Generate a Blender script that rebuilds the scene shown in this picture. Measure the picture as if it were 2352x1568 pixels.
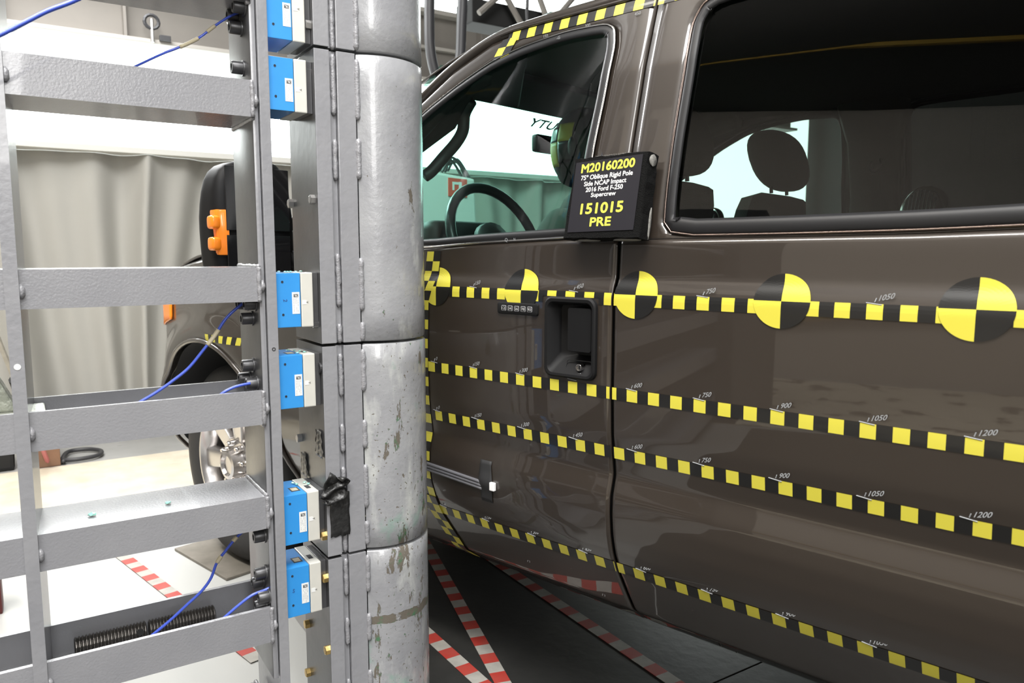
import bpy, bmesh, math, random
import numpy as np
from mathutils import Vector, Matrix
random.seed(7)
PI=math.pi
C=bpy.context.scene.collection
for o in list(bpy.data.objects): bpy.data.objects.remove(o)

# ---------------------------------------------------------------- camera
PITCH=math.atan(202/1750.0); TH=math.radians(47.8)
HH=Vector((-math.cos(TH),math.sin(TH),0)); RR=Vector((math.sin(TH),math.cos(TH),0)); ZZ=Vector((0,0,1))
FF=HH*math.cos(PITCH)-ZZ*math.sin(PITCH); UU=HH*math.sin(PITCH)+ZZ*math.cos(PITCH)
CAM=Vector((1.434,-1.280,1.17))
cam=bpy.data.cameras.new('camera'); camo=bpy.data.objects.new('camera',cam); C.objects.link(camo)
camo.matrix_world=Matrix(((RR.x,UU.x,-FF.x,CAM.x),(RR.y,UU.y,-FF.y,CAM.y),(RR.z,UU.z,-FF.z,CAM.z),(0,0,0,1)))
cam.sensor_width=36; cam.lens=1750/2352*36; cam.clip_start=.05; cam.clip_end=60
cam.dof.use_dof=True; cam.dof.focus_distance=1.85; cam.dof.aperture_fstop=6.3
bpy.context.scene.camera=camo
# ---------------------------------------------------------------- world, exposure, large lights
w=bpy.data.worlds.new('world'); bpy.context.scene.world=w; w.use_nodes=True
w.node_tree.nodes['Background'].inputs[0].default_value=(.9,.95,1,1); w.node_tree.nodes['Background'].inputs[1].default_value=.25
vs=bpy.context.scene.view_settings; vs.view_transform='Standard'; vs.look='None'; vs.exposure=0; vs.gamma=1; vs.use_curve_mapping=False
def area(name,loc,target,sx,sy,power,col=(1,1,1)):
    l=bpy.data.lights.new(name,'AREA'); l.shape='RECTANGLE'; l.size=sx; l.size_y=sy; l.energy=power; l.color=col
    o=bpy.data.objects.new(name,l); C.objects.link(o); o.location=loc
    o.rotation_euler=(Vector(target)-Vector(loc)).to_track_quat('-Z','Y').to_euler(); return o
area('added_side_light',(5.2,-2.6,3.6),(.2,-.2,1.4),1.0,3.6,190,(1,.99,.97))  # added light without a known source, tall for a streak down the pole
area('overhead_lamp_bank',(1.9,-2.0,5.7),(.2,-.5,.3),3.0,3.0,680,(1,.99,.97))
area('added_hall_light',(-1.0,-2.6,6.0),(-.6,-6.4,0),2.6,1.4,650,(1,.95,.88))  # unseen light added to brighten the floor and wall mirrored in the truck
area('far_lamp_bank',(-4.1,.3,3.8),(-1.4,-.2,0),1.6,1.4,230,(1,1,1))

# ---------------------------------------------------------------- coordinates
Dd=Vector((.2588,.9659,0)); Ee=Vector((.9659,-.2588,0)); PP=Vector((-.03,-.165,0))
def B(a,b,z): return PP+Dd*a+Ee*b+ZZ*z          # frame of the pole rig: a along its rungs, b towards the photographer
def ray(x,y): return FF+RR*((x-1176)/1750)-UU*((y-784)/1750)
def onB(x,y,b):
    r=ray(x,y); t=(b-(CAM-PP).dot(Ee))/r.dot(Ee); return CAM+r*t
def onY(x,y,Y):
    r=ray(x,y); return CAM+r*((Y-CAM.y)/r.y)
def onX(x,y,X):
    r=ray(x,y); return CAM+r*((X-CAM.x)/r.x)
def onZ(x,y,z):
    r=ray(x,y); return CAM+r*((z-CAM.z)/r.z)
# body side profile: inward set Y as a function of height
_z=np.linspace(0,2.2,2201)
_PZ=[.0,.28,.33,.382,.42,.458,.49,.539,.58,.628,.665,.71,.745,.80,.888,1.082,1.10,1.119,1.15,1.189,1.25,1.383,1.55,1.692,1.72,1.80,1.86,2.2]
_PY=[.45,.25,.17,.099,.076,.054,.036,.016,.006,.001,.002,.0135,.009,.002,-.001,0,.004,.013,.015,.017,.028,.058,.10,.146,.158,.2,.24,.6]
_y=np.interp(_z,_PZ,_PY)
_k=np.exp(-.5*(np.arange(-24,25)/4.0)**2); _k/=_k.sum()
_ys=np.convolve(np.pad(_y,24,mode='edge'),_k,mode='valid')
def Yb(x,z):
    y=float(np.interp(z,_z,_ys))
    if x<-1.0: y+=.09*(-x-1.0)**2
    if x<-.78:
        r=math.hypot(x+1.2,z-.39)
        y-=.035*math.exp(-((r-.50)/.075)**2)
    return y
YW=1.66
def sf(x,z,off=0,side=0):
    y=Yb(x,z)-off
    return Vector((x,YW-y if side else y,z))

# ---------------------------------------------------------------- materials
MATS={}
def mat(name,col,rough=.5,metal=0,coat=0,noise=None,bump=None,spec=.5,**k):
    """noise=(scale,detail,amount,colour2)  bump=(scale,strength,distance)"""
    if name in MATS: return MATS[name]
    m=bpy.data.materials.new(name); m.use_nodes=True; nt=m.node_tree; p=nt.nodes['Principled BSDF']
    p.inputs['Base Color'].default_value=(*col,1); p.inputs['Roughness'].default_value=rough
    p.inputs['Metallic'].default_value=metal; p.inputs['Coat Weight'].default_value=coat; p.inputs['Coat Roughness'].default_value=.04
    p.inputs['Specular IOR Level'].default_value=spec
    tc=nt.nodes.new('ShaderNodeTexCoord')
    if noise:
        n=nt.nodes.new('ShaderNodeTexNoise'); n.inputs['Scale'].default_value=noise[0]; n.inputs['Detail'].default_value=noise[1]; n.inputs['Roughness'].default_value=.6
        r=nt.nodes.new('ShaderNodeValToRGB'); lo=noise[4] if len(noise)>4 else .35; hi=noise[5] if len(noise)>5 else .7
        r.color_ramp.elements[0].position=lo; r.color_ramp.elements[1].position=hi
        c2=noise[3]; t=noise[2]
        r.color_ramp.elements[0].color=(*col,1); r.color_ramp.elements[1].color=(*[a*(1-t)+b*t for a,b in zip(col,c2)],1)
        nt.links.new(tc.outputs['Object'],n.inputs['Vector']); nt.links.new(n.outputs['Fac'],r.inputs[0]); nt.links.new(r.outputs[0],p.inputs['Base Color'])
    if bump:
        n=nt.nodes.new('ShaderNodeTexNoise'); n.inputs['Scale'].default_value=bump[0]; n.inputs['Detail'].default_value=4
        bn=nt.nodes.new('ShaderNodeBump'); bn.inputs['Strength'].default_value=bump[1]; bn.inputs['Distance'].default_value=bump[2]
        nt.links.new(tc.outputs['Object'],n.inputs['Vector']); nt.links.new(n.outputs['Fac'],bn.inputs['Height']); nt.links.new(bn.outputs[0],p.inputs['Normal'])
    MATS[name]=m; return m
def glass(name,tint,refl=1.45):
    m=bpy.data.materials.new(name); m.use_nodes=True; nt=m.node_tree
    for n in list(nt.nodes): nt.nodes.remove(n)
    out=nt.nodes.new('ShaderNodeOutputMaterial'); mx=nt.nodes.new('ShaderNodeMixShader'); fr=nt.nodes.new('ShaderNodeFresnel'); fr.inputs[0].default_value=refl; ge=nt.nodes.new('ShaderNodeNewGeometry'); mr=nt.nodes.new('ShaderNodeMapRange'); mr.inputs[3].default_value=refl; mr.inputs[4].default_value=1/refl; nt.links.new(ge.outputs['Backfacing'],mr.inputs[0]); nt.links.new(mr.outputs[0],fr.inputs[0])
    tr=nt.nodes.new('ShaderNodeBsdfTransparent'); tr.inputs[0].default_value=(*tint,1); gl=nt.nodes.new('ShaderNodeBsdfGlossy'); gl.inputs['Roughness'].default_value=.01
    nt.links.new(fr.outputs[0],mx.inputs[0]); nt.links.new(tr.outputs[0],mx.inputs[1]); nt.links.new(gl.outputs[0],mx.inputs[2]); nt.links.new(mx.outputs[0],out.inputs[0]); return m
def emis(name,col,s):
    m=bpy.data.materials.new(name); m.use_nodes=True; p=m.node_tree.nodes['Principled BSDF']
    p.inputs['Base Color'].default_value=(.8,.8,.8,1); p.inputs['Emission Color'].default_value=(*col,1); p.inputs['Emission Strength'].default_value=s; return m

GREY=mat('grey_gloss_paint',(.222,.224,.240),.32,0,.35,bump=(80,.25,.003),noise=(5,5,.35,(.36,.36,.37)))
GREYR=mat('grey_rough_rolled_paint',(.225,.227,.242),.26,0,.45,bump=(230,.30,.0018),noise=(4,5,.3,(.36,.36,.37)))
SATIN=mat('grey_satin_steel',(.085,.085,.09),.30,.5,0,noise=(6,6,.6,(.16,.16,.16)),bump=(40,.15,.002))
WELD=mat('painted_weld_bead',(.25,.25,.265),.28,0,.4,bump=(260,.5,.003))
def pole_paint():
    m=bpy.data.materials.new('chipped_grey_pole_paint'); m.use_nodes=True; nt=m.node_tree; p=nt.nodes['Principled BSDF']; L=nt.links
    g=nt.nodes.new('ShaderNodeNewGeometry')
    def noise(s,d,vec=None,r=.6):
        n=nt.nodes.new('ShaderNodeTexNoise'); n.inputs['Scale'].default_value=s; n.inputs['Detail'].default_value=d; n.inputs['Roughness'].default_value=r
        L.new(vec if vec is not None else g.outputs['Position'],n.inputs['Vector']); return n.outputs['Fac']
    def ramp(f,a,b,ca=(0,0,0),cb=(1,1,1)):
        r=nt.nodes.new('ShaderNodeValToRGB'); r.color_ramp.elements[0].position=a; r.color_ramp.elements[1].position=b
        r.color_ramp.elements[0].color=(*ca,1); r.color_ramp.elements[1].color=(*cb,1); L.new(f,r.inputs[0]); return r.outputs[0]
    def mth(op,a,b):
        n=nt.nodes.new('ShaderNodeMath'); n.operation=op
        for i,v in enumerate((a,b)):
            if isinstance(v,(int,float)): n.inputs[i].default_value=v
            else: L.new(v,n.inputs[i])
        return n.outputs[0]
    def mix(f,a,b):
        n=nt.nodes.new('ShaderNodeMix'); n.data_type='RGBA'; L.new(f,n.inputs[0])
        for i,v in ((6,a),(7,b)):
            if isinstance(v,tuple): n.inputs[i].default_value=(*v,1)
            else: L.new(v,n.inputs[i])
        return n.outputs[2]
    mp=nt.nodes.new('ShaderNodeMapping'); mp.inputs['Scale'].default_value=(1,1,.32); L.new(g.outputs['Position'],mp.inputs[0])
    sx=nt.nodes.new('ShaderNodeSeparateXYZ'); L.new(g.outputs['Position'],sx.inputs[0])
    zlow=mth('SUBTRACT',1.05,sx.outputs[2])            # more wear lower down
    zlow=mth('MINIMUM',mth('MAXIMUM',zlow,-.6),.36)
    side=mth('MULTIPLY',mth('ADD',sx.outputs[0],-.045),5.0)
    wear=mth('ADD',mth('MULTIPLY',zlow,.11),mth('MULTIPLY',mth('MAXIMUM',mth('MINIMUM',side,.25),-.3),.22))
    chips=ramp(mth('ADD',noise(23,10,mp.outputs[0],.68),wear),.678,.688)
    speck=ramp(mth('ADD',noise(110,3),mth('MULTIPLY',wear,.7)),.715,.73)
    band=mth('MULTIPLY',mth('GREATER_THAN',sx.outputs[2],mth('ADD',.303,mth('MULTIPLY',noise(30,4),.018))),mth('LESS_THAN',sx.outputs[2],mth('ADD',.318,mth('MULTIPLY',noise(24,4),.03))))
    band=mth('MULTIPLY',band,ramp(noise(22,6),.36,.44))
    chip=mth('MAXIMUM',mth('MAXIMUM',chips,speck),band)
    grey=mix(ramp(noise(9,6),.35,.7),(.245,.248,.262),(.31,.315,.325))
    pale=mix(ramp(mth('ADD',noise(13,7,mp.outputs[0]),mth('MULTIPLY',wear,1.2)),.62,.75),grey,(.42,.43,.42))
    green=mix(ramp(mth('ADD',noise(6,5),mth('MULTIPLY',mth('MAXIMUM',mth('MINIMUM',zlow,.25),-.2),.16)),.635,.74),pale,(.19,.30,.25))
    rust=mix(ramp(noise(45,5),.53,.68),(.115,.10,.08),(.05,.14,.07))
    L.new(mix(chip,green,rust),p.inputs['Base Color'])
    p.inputs['Roughness'].default_value=.27; p.inputs['Coat Weight'].default_value=.35; p.inputs['Coat Roughness'].default_value=.08
    L.new(ramp(chip,0,1,(.27,.27,.27),(.8,.8,.8)),p.inputs['Roughness'])
    bn=nt.nodes.new('ShaderNodeBump'); bn.inputs['Strength'].default_value=.5; bn.inputs['Distance'].default_value=.004
    L.new(mth('SUBTRACT',mth('MULTIPLY',noise(75,5),.5),chip),bn.inputs['Height']); L.new(bn.outputs[0],p.inputs['Normal']); return m
POLE=pole_paint()
BLUE=mat('blue_anodised_cell',(.024,.24,.62),.42,.0,.1,noise=(14,4,.25,(.05,.34,.72)))
WHITEB=mat('brushed_pale_aluminium',(.62,.61,.56),.42,.15,0,noise=(20,3,.3,(.5,.5,.46)))
BLACKM=mat('black_oxide_steel',(.055,.055,.058),.36,.4,0)
HEXM=mat('zinc_hex_head',(.45,.44,.43),.35,.85)
BRASS=mat('yellow_passivated_hex_head',(.60,.42,.16),.33,.9)
BODY=mat('brown_metallic_car_paint',(.026,.0192,.0142),.40,.15,1.0)
BODY.node_tree.nodes['Principled BSDF'].inputs['Coat Roughness'].default_value=.02
TRIM=mat('dark_grey_window_molding',(.012,.012,.013),.45,0,.0,spec=.3)
CHROME=mat('bright_edge_molding',(.62,.60,.58),.14,1)
BLACKP=mat('black_grained_plastic',(.005,.005,.0055),.6,0,.0,spec=.22)
MATTEB=mat('matte_black',(.008,.008,.008),.8)
YEL=mat('yellow_marker_vinyl',(.56,.50,.050),.42,0,.15); BLK=mat('black_marker_vinyl',(.006,.006,.006),.38,0,.15)
INKW=mat('white_paint_marker',(.27,.28,.29),.6)
RUB=mat('tyre_rubber',(.016,.016,.017),.65,bump=(60,.3,.003)); ALLOY=mat('polished_alloy',(.55,.53,.52),.22,.95)
BEIGE=mat('grey_beige_interior_trim',(.115,.108,.095),.75,noise=(30,3,.3,(.09,.085,.075))); DARKI=mat('dark_interior_plastic',(.020,.021,.022),.55)
CLOTH=mat('grey_beige_seat_cloth',(.10,.095,.082),.9,bump=(300,.3,.002)); HEADL=mat('headliner',(.075,.07,.062),.9)
ORANGE=mat('orange_lamp_lens',(.95,.25,.015),.18,0,.5); LENS=mat('clear_lamp_lens',(.6,.6,.6),.1,.3,.6)
CABLE=mat('blue_cable_sheath',(.045,.09,.52),.38,0,.2); SLEEVE=mat('tan_cable_sleeve',(.52,.46,.32),.5)
BTAPE=mat('black_adhesive_tape',(.018,.018,.018),.38,bump=(90,.5,.004))
FOAM=mat('black_foam_board',(.005,.005,.005),.95,bump=(500,.8,.003),spec=.12); FOAMP=mat('raw_foam_core',(.20,.195,.18),.9,bump=(120,.8,.004)); CARD=mat('black_glossy_card',(.015,.014,.018),.4,0,.0,spec=.35)
TXY=mat('yellow_print',(.64,.66,.07),.5); TXW=mat('white_print',(.80,.80,.78),.5); TXK=mat('black_print',(.03,.03,.035),.6); LAB=mat('white_label',(.70,.71,.70),.4); TXG=mat('grey_print',(.45,.46,.48),.6)
SKIN=mat('dummy_vinyl_skin',(.035,.037,.035),.45); SHIRT=mat('dummy_cotton_suit',(.05,.065,.055),.9)
CURT=mat('grey_curtain_cloth',(.35,.345,.32),.85,noise=(1.5,3,.3,(.30,.29,.27)))
CABLEK=mat('dark_hose',(.035,.035,.038),.5); BEAM=mat('grey_brown_beam_paint',(.20,.185,.165),.7,noise=(2,4,.4,(.14,.13,.12))); BEAML=mat('pale_flange_paint',(.38,.36,.33),.7)  # flanges and ledge paler than the web
G_FRONT=glass('green_tinted_door_glass',(.70,.90,.84)); G_WS=glass('green_tinted_windshield',(.58,.96,.86)); G_REAR=glass('dark_privacy_glass',(.22,.235,.225))
RED=mat('red_floor_tape',(.42,.04,.03),.45,noise=(18,5,.5,(.35,.1,.08))); WHT=mat('white_floor_tape',(.42,.405,.37),.45,noise=(18,5,.5,(.22,.21,.19)))

# ---------------------------------------------------------------- builders
def link(name,me,m,parent=None,smooth=False):
    o=bpy.data.objects.new(name,me); C.objects.link(o)
    if isinstance(m,(list,tuple)):
        for q in m: me.materials.append(q)
    elif m: me.materials.append(m)
    if parent is not None:
        loc=parent.get('_w') or (0,0,0)
        off=Vector(loc)
        me.transform(Matrix.Translation(-off)); o.parent=parent; o['_w']=tuple(off)
    if smooth:
        for p in me.polygons: p.use_smooth=True
    return o
def obj(name,bm,m,parent=None,smooth=False,auto=None):
    me=bpy.data.meshes.new(name)
    bmesh.ops.recalc_face_normals(bm,faces=bm.faces)
    bm.to_mesh(me); bm.free()
    o=link(name,me,m,parent,smooth or auto is not None)
    if auto is not None: me.set_sharp_from_angle(angle=math.radians(auto))
    if parent is None:      # origin at the base of the thing
        n=len(me.vertices)
        if n:
            vv=np.empty(n*3,'f'); me.vertices.foreach_get('co',vv); vv=vv.reshape(-1,3)
            off=Vector(((vv[:,0].min()+vv[:,0].max())/2,(vv[:,1].min()+vv[:,1].max())/2,vv[:,2].min()))
            me.transform(Matrix.Translation(-off)); o.location=off; o['_w']=tuple(off)
    return o
def thing(name,label,cat,loc,group=None):
    o=bpy.data.objects.new(name,None); C.objects.link(o); o.location=loc; o['_w']=tuple(loc); o.empty_display_size=.05
    o['label']=label; o['category']=cat
    if group: o['group']=group
    return o
def tag(o,label,cat,group=None):
    o['label']=label; o['category']=cat
    if group: o['group']=group
    return o
def struct(name,bm,m,parent=None,smooth=False):
    o=obj(name,bm,m,parent,smooth)
    if parent is None: o['kind']='structure'
    return o
def hexa(bm,pts,bev=0,mi=0):
    """eight points: four of the lower ring, four of the upper"""
    v=[bm.verts.new(p) for p in pts]; fs=[]
    for q in ((0,1,2,3),(7,6,5,4),(0,4,5,1),(1,5,6,2),(2,6,7,3),(3,7,4,0)):
        f=bm.faces.new([v[i] for i in q]); f.material_index=mi; fs.append(f)
    if bev:
        es=list({e for f in fs for e in f.edges})
        bmesh.ops.bevel(bm,geom=es,offset=bev,segments=2,affect='EDGES',profile=.6)
    return v
def barbox(bm,a0,a1,b0,b1,z0,z1,bev=0,mi=0):
    hexa(bm,[B(a0,b0,z0),B(a1,b0,z0),B(a1,b1,z0),B(a0,b1,z0),B(a0,b0,z1),B(a1,b0,z1),B(a1,b1,z1),B(a0,b1,z1)],bev,mi)
def wbox(bm,x0,x1,y0,y1,z0,z1,bev=0,mi=0):
    hexa(bm,[(x0,y0,z0),(x1,y0,z0),(x1,y1,z0),(x0,y1,z0),(x0,y0,z1),(x1,y0,z1),(x1,y1,z1),(x0,y1,z1)],bev,mi)
def frame(ax):
    ax=Vector(ax).normalized(); h=Vector((0,0,1)) if abs(ax.z)<.9 else Vector((1,0,0))
    u=ax.cross(h).normalized(); v=ax.cross(u).normalized(); return ax,u,v
def lathe(bm,base,ax,prof,n=24,mi=0,phase=0,cap=True):
    """prof = list of (distance along the axis, radius)"""
    ax,u,v=frame(ax); base=Vector(base); rings=[]
    for t,r in prof:
        rings.append([bm.verts.new(base+ax*t+(u*math.cos(phase+2*PI*i/n)+v*math.sin(phase+2*PI*i/n))*r) for i in range(n)])
    for A,Bq in zip(rings,rings[1:]):
        for i in range(n):
            f=bm.faces.new((A[i],A[(i+1)%n],Bq[(i+1)%n],Bq[i])); f.material_index=mi
    if cap:
        for rg in (rings[0],rings[-1]):
            f=bm.faces.new(rg); f.material_index=mi
def tube(bm,pts,r,n=8,mi=0,closed=False):
    pts=[Vector(p) for p in pts]; rings=[]; N=len(pts); pu=None
    for i,p in enumerate(pts):
        if closed: t=(pts[(i+1)%N]-pts[i-1]).normalized()
        else: t=(pts[min(i+1,N-1)]-pts[max(i-1,0)]).normalized()
        if pu is None: _,u,_v=frame(t)
        else: u=(pu-t*pu.dot(t)).normalized()
        pu=u; v=t.cross(u); rr=r[i] if isinstance(r,(list,tuple)) else r
        rings.append([bm.verts.new(p+(u*math.cos(2*PI*k/n)+v*math.sin(2*PI*k/n))*rr) for k in range(n)])
    L=list(zip(rings,rings[1:]))+([(rings[-1],rings[0])] if closed else [])
    for A,Q in L:
        for k in range(n):
            f=bm.faces.new((A[k],A[(k+1)%n],Q[(k+1)%n],Q[k])); f.material_index=mi
    if not closed:
        for rg in (rings[0],rings[-1]):
            f=bm.faces.new(rg); f.material_index=mi
def smoothpath(P,n=8):
    P=[Vector(p) for p in P]; out=[]
    for i in range(len(P)-1):
        a=P[max(i-1,0)];b=P[i];c=P[i+1];d=P[min(i+2,len(P)-1)]
        for k in range(n):
            t=k/n; out.append(.5*((2*b)+(c-a)*t+(2*a-5*b+4*c-d)*t*t+(3*b-a-3*c+d)*t**3))
    out.append(P[-1]); return out
def grid(bm,rows,mi=0,skip=None):
    V=[[bm.verts.new(p) for p in r] for r in rows]
    for i in range(len(V)-1):
        for j in range(len(V[0])-1):
            if skip and skip(i,j): continue
            f=bm.faces.new((V[i][j],V[i][j+1],V[i+1][j+1],V[i+1][j])); f.material_index=mi
    return V
def solid(o,t,off=-1):
    md=o.modifiers.new('solidify','SOLIDIFY'); md.thickness=t; md.offset=off; return o
def text(name,s,pos,u,v,m,parent,width=None,cap=.01,align='CENTER',bold=.0,depth=.0004,slant=0,heavy=0):
    """lettering laid in the plane of u (reading direction) and v (up); pos = point of the baseline"""
    cu=bpy.data.curves.new(name,'FONT'); cu.body=s; cu.size=1; cu.offset=bold; cu.align_x='LEFT'; cu.resolution_u=3
    t=bpy.data.objects.new(name,cu); C.objects.link(t)
    dg=bpy.context.evaluated_depsgraph_get(); dg.update(); me=bpy.data.meshes.new_from_object(t.evaluated_get(dg))
    bpy.data.objects.remove(t); bpy.data.curves.remove(cu)
    n=len(me.vertices); co=np.empty(n*3,'f'); me.vertices.foreach_get('co',co); co=co.reshape(-1,3)
    x0,x1=co[:,0].min(),co[:,0].max(); ch=.70
    sy=cap/ch; sx=(width/(x1-x0)) if width else sy
    ax={'CENTER':-.5*(x0+x1),'LEFT':-x0,'RIGHT':-x1}[align]
    u=Vector(u).normalized(); v=Vector(v).normalized(); nn=u.cross(v).normalized(); pos=Vector(pos)
    for vt in me.vertices:
        X=(vt.co.x+ax)*sx+slant*vt.co.y*sy; vt.co=pos+u*X+v*(vt.co.y*sy)+nn*depth
    me.update()
    if heavy:
        g=bmesh.new(); g.from_mesh(me); src=g.verts[:]+g.edges[:]+g.faces[:]
        for k,(dx,dy) in enumerate(((1,0),(-1,0),(0,1),(0,-1),(.7,.7),(-.7,-.7),(.7,-.7),(-.7,.7))):
            r=bmesh.ops.duplicate(g,geom=src); vv=[q for q in r['geom'] if isinstance(q,bmesh.types.BMVert)]
            for q in vv: q.co+=u*(dx*heavy*cap)+v*(dy*heavy*cap)+nn*(.00001*(k+1))
        g.to_mesh(me); g.free()
    return link(name,me,m,parent)

# ================================================================ SETTING
def mfloor():
    m=bpy.data.materials.new('stained_hall_floor'); m.use_nodes=True; nt=m.node_tree; p=nt.nodes['Principled BSDF']; L=nt.links
    g=nt.nodes.new('ShaderNodeNewGeometry')
    def nz(s,d,r=.6):
        n=nt.nodes.new('ShaderNodeTexNoise'); n.inputs['Scale'].default_value=s; n.inputs['Detail'].default_value=d; n.inputs['Roughness'].default_value=r; L.new(g.outputs['Position'],n.inputs['Vector']); return n.outputs['Fac']
    r=nt.nodes.new('ShaderNodeValToRGB'); e=r.color_ramp.elements; e[0].position=.3; e[0].color=(.36,.36,.355,1); e[1].position=.7; e[1].color=(.27,.27,.26,1); L.new(nz(2.2,8),r.inputs[0])
    s=nt.nodes.new('ShaderNodeValToRGB'); e=s.color_ramp.elements; e[0].position=.66; e[0].color=(0,0,0,1); e[1].position=.70; e[1].color=(.6,.6,.6,1); L.new(nz(7,6),s.inputs[0])
    mx=nt.nodes.new('ShaderNodeMix'); mx.data_type='RGBA'; L.new(s.outputs[0],mx.inputs[0]); L.new(r.outputs[0],mx.inputs[6]); mx.inputs[7].default_value=(.12,.11,.10,1)
    L.new(mx.outputs[2],p.inputs['Base Color'])
    q=nt.nodes.new('ShaderNodeMapRange'); q.inputs[3].default_value=.28; q.inputs[4].default_value=.5; L.new(nz(5,6),q.inputs[0]); L.new(q.outputs[0],p.inputs['Roughness']); return m
FLOOR=mfloor()
def quad(bm,pts):
    return bm.faces.new([bm.verts.new(p) for p in pts])
bm=bmesh.new(); hexa(bm,[B(-8,-7,-.2),B(10,-7,-.2),B(10,9,-.2),B(-8,9,-.2),B(-8,-7,0),B(10,-7,0),B(10,9,0),B(-8,9,0)]); struct('floor',bm,FLOOR)
CREAM=mat('cream_coated_floor',(.62,.57,.46),.4,noise=(5,8,.8,(.42,.36,.27),.42,.75))
SPOT=mat('cream_floor_with_oil_spots',(.62,.57,.46),.4,noise=(2.6,9,.95,(.10,.08,.06),.55,.60))
bm=bmesh.new(); barbox(bm,-6.1,9.8,-3.10,-1.75,.0,.004); struct('trim_1',bm,CREAM)
bm=bmesh.new(); barbox(bm,-6.1,-2.6,-1.6,8.6,.0,.004); struct('trim_2',bm,SPOT)
PALEF=mat('pale_lit_floor',(.50,.51,.50),.2,noise=(4,7,.4,(.5,.5,.48)))  # paler gloss puts the lamp light on the left floor into its colour
bm=bmesh.new(); hexa(bm,[B(-6.1,-1.74,0),B(-.02,-1.74,0),B(-.02,-.1,0),B(-6.1,-.1,0),B(-6.1,-1.74,.0035),B(-.02,-1.74,.003),B(-.02,-.1,.003),B(-6.1,-.1,.0035)]); struct('trim_3',bm,PALEF)
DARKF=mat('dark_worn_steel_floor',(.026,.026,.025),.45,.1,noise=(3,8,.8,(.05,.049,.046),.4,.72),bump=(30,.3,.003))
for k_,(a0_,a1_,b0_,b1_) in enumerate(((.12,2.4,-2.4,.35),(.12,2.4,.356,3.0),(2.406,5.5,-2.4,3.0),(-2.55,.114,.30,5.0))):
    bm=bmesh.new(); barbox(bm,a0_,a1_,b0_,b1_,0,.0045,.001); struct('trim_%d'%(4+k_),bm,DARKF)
WALL=mat('warm_grey_hall_wall',(.36,.335,.305),.8,noise=(.8,4,.3,(.30,.28,.26)))
def wallslab(name,a0,a1,b0,b1,z1=6.2,m=WALL):
    bm=bmesh.new(); barbox(bm,a0,a1,b0,b1,0,z1); return struct(name,bm,m)
wallslab('wall_back',-6.4,10,-7,-6.8); wallslab('wall_front',-6.4,10,8.8,9); wallslab('wall_left',-6.4,-6.2,-6.8,8.8); wallslab('wall_right',9.8,10,-6.8,8.8,6.2,mat('dark_end_wall',(.03,.03,.029),.85))
CEIL=mat('dark_hall_ceiling',(.06,.06,.06),.9)
bm=bmesh.new(); barbox(bm,-8,10,-7,9,6.2,6.35); struct('ceiling',bm,CEIL)
OCH=mat('ochre_paint',(.30,.20,.035),.5)  # unseen tube and rail below, added for ochre lines reflected in the truck
bm=bmesh.new(); tube(bm,smoothpath([B(-6.14,b,.60+.10*math.sin(b*.9)) for b in (-3,-2,-1,0,1,2,3,4,5,6)],6),.045,8); struct('trim_8',bm,OCH)
bm=bmesh.new(); barbox(bm,-4.9,-4.86,-6,8,6.14,6.2); struct('trim_9',bm,OCH)
# long backlit window wall behind the curtain, in separate panes
PANE=emis('backlit_translucent_pane',(.93,1,.98),5.5)
bm=bmesh.new(); barbox(bm,-2.0,9.6,-5.86,-5.80,1.0,1.06); wf=struct('window_1',bm,mat('white_window_frame',(.8,.8,.78),.5)); 
for i in range(6):
    a0=-1.9+i*1.9
    bm=bmesh.new(); barbox(bm,a0,a0+1.9,-5.84,-5.82,1.06,5.4); o=obj('pane',bm,PANE,wf)
# curtain
def curtain():
    bm=bmesh.new(); rows=[]; nz=26; na=520
    for j in range(nz+1):
        z=1.775*j/nz; row=[]; t=1-z/1.775
        for i in range(na+1):
            a=-4.2+8.6*i/na
            q=a+.30*t*math.sin(a*1.9+.6)+.12*t*t*math.sin(a*5)
            f=.05*math.sin(q*13)+.036*math.sin(q*23+1.3)+.022*math.sin(q*7+2)
            f*=(.55+.45*math.sin(q*2.3+1)**2)+.35*t
            f+=.05*math.exp(-((q-.02)/.035)**2)
            row.append(B(a,-3.69+f,z+.004))
        rows.append(row)
    grid(bm,rows); return bm
cu=obj('curtain',curtain(),CURT,None,True); tag(cu,'long grey cloth curtain hanging in folds behind the rig','curtain')
bm=bmesh.new(); barbox(bm,-4.3,4.5,-3.82,-3.57,1.781,1.818,.004); ct=obj('curtain_rail',bm,mat('pale_curtain_rail',(.6,.6,.57),.5),None); tag(ct,'pale straight rail along the top of the grey curtain','rail')
# steel beam across the hall
bt=thing('steel_beam','grey steel beam with stiffeners crossing above the bright windows','beam',B(1,-5,2.78))
bm=bmesh.new(); barbox(bm,-5,8,-5.02,-4.99,2.80,3.40); obj('web',bm,BEAM,bt)
bm=bmesh.new(); barbox(bm,-5,8,-5.13,-4.88,2.77,2.80,.003); obj('flange',bm,BEAML,bt)
bm=bmesh.new(); barbox(bm,-5,8,-5.13,-4.88,3.38,3.42,.003); obj('flange',bm,BEAML,bt)
bm=bmesh.new(); barbox(bm,1.6,8,-4.99,-4.93,3.07,3.10,.003); obj('ledge',bm,BEAML,bt)
for k in range(16):
    a=-4.6+.78*k; bm=bmesh.new(); hexa(bm,[B(a,-4.99,2.80),B(a+.02,-4.99,2.80),B(a+.02,-4.90,2.80),B(a,-4.90,2.80),B(a,-4.99,3.38),B(a+.02,-4.99,3.38),B(a+.02,-4.90,3.38),B(a,-4.90,3.38)]); obj('stiffener',bm,BEAM,bt)
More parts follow.
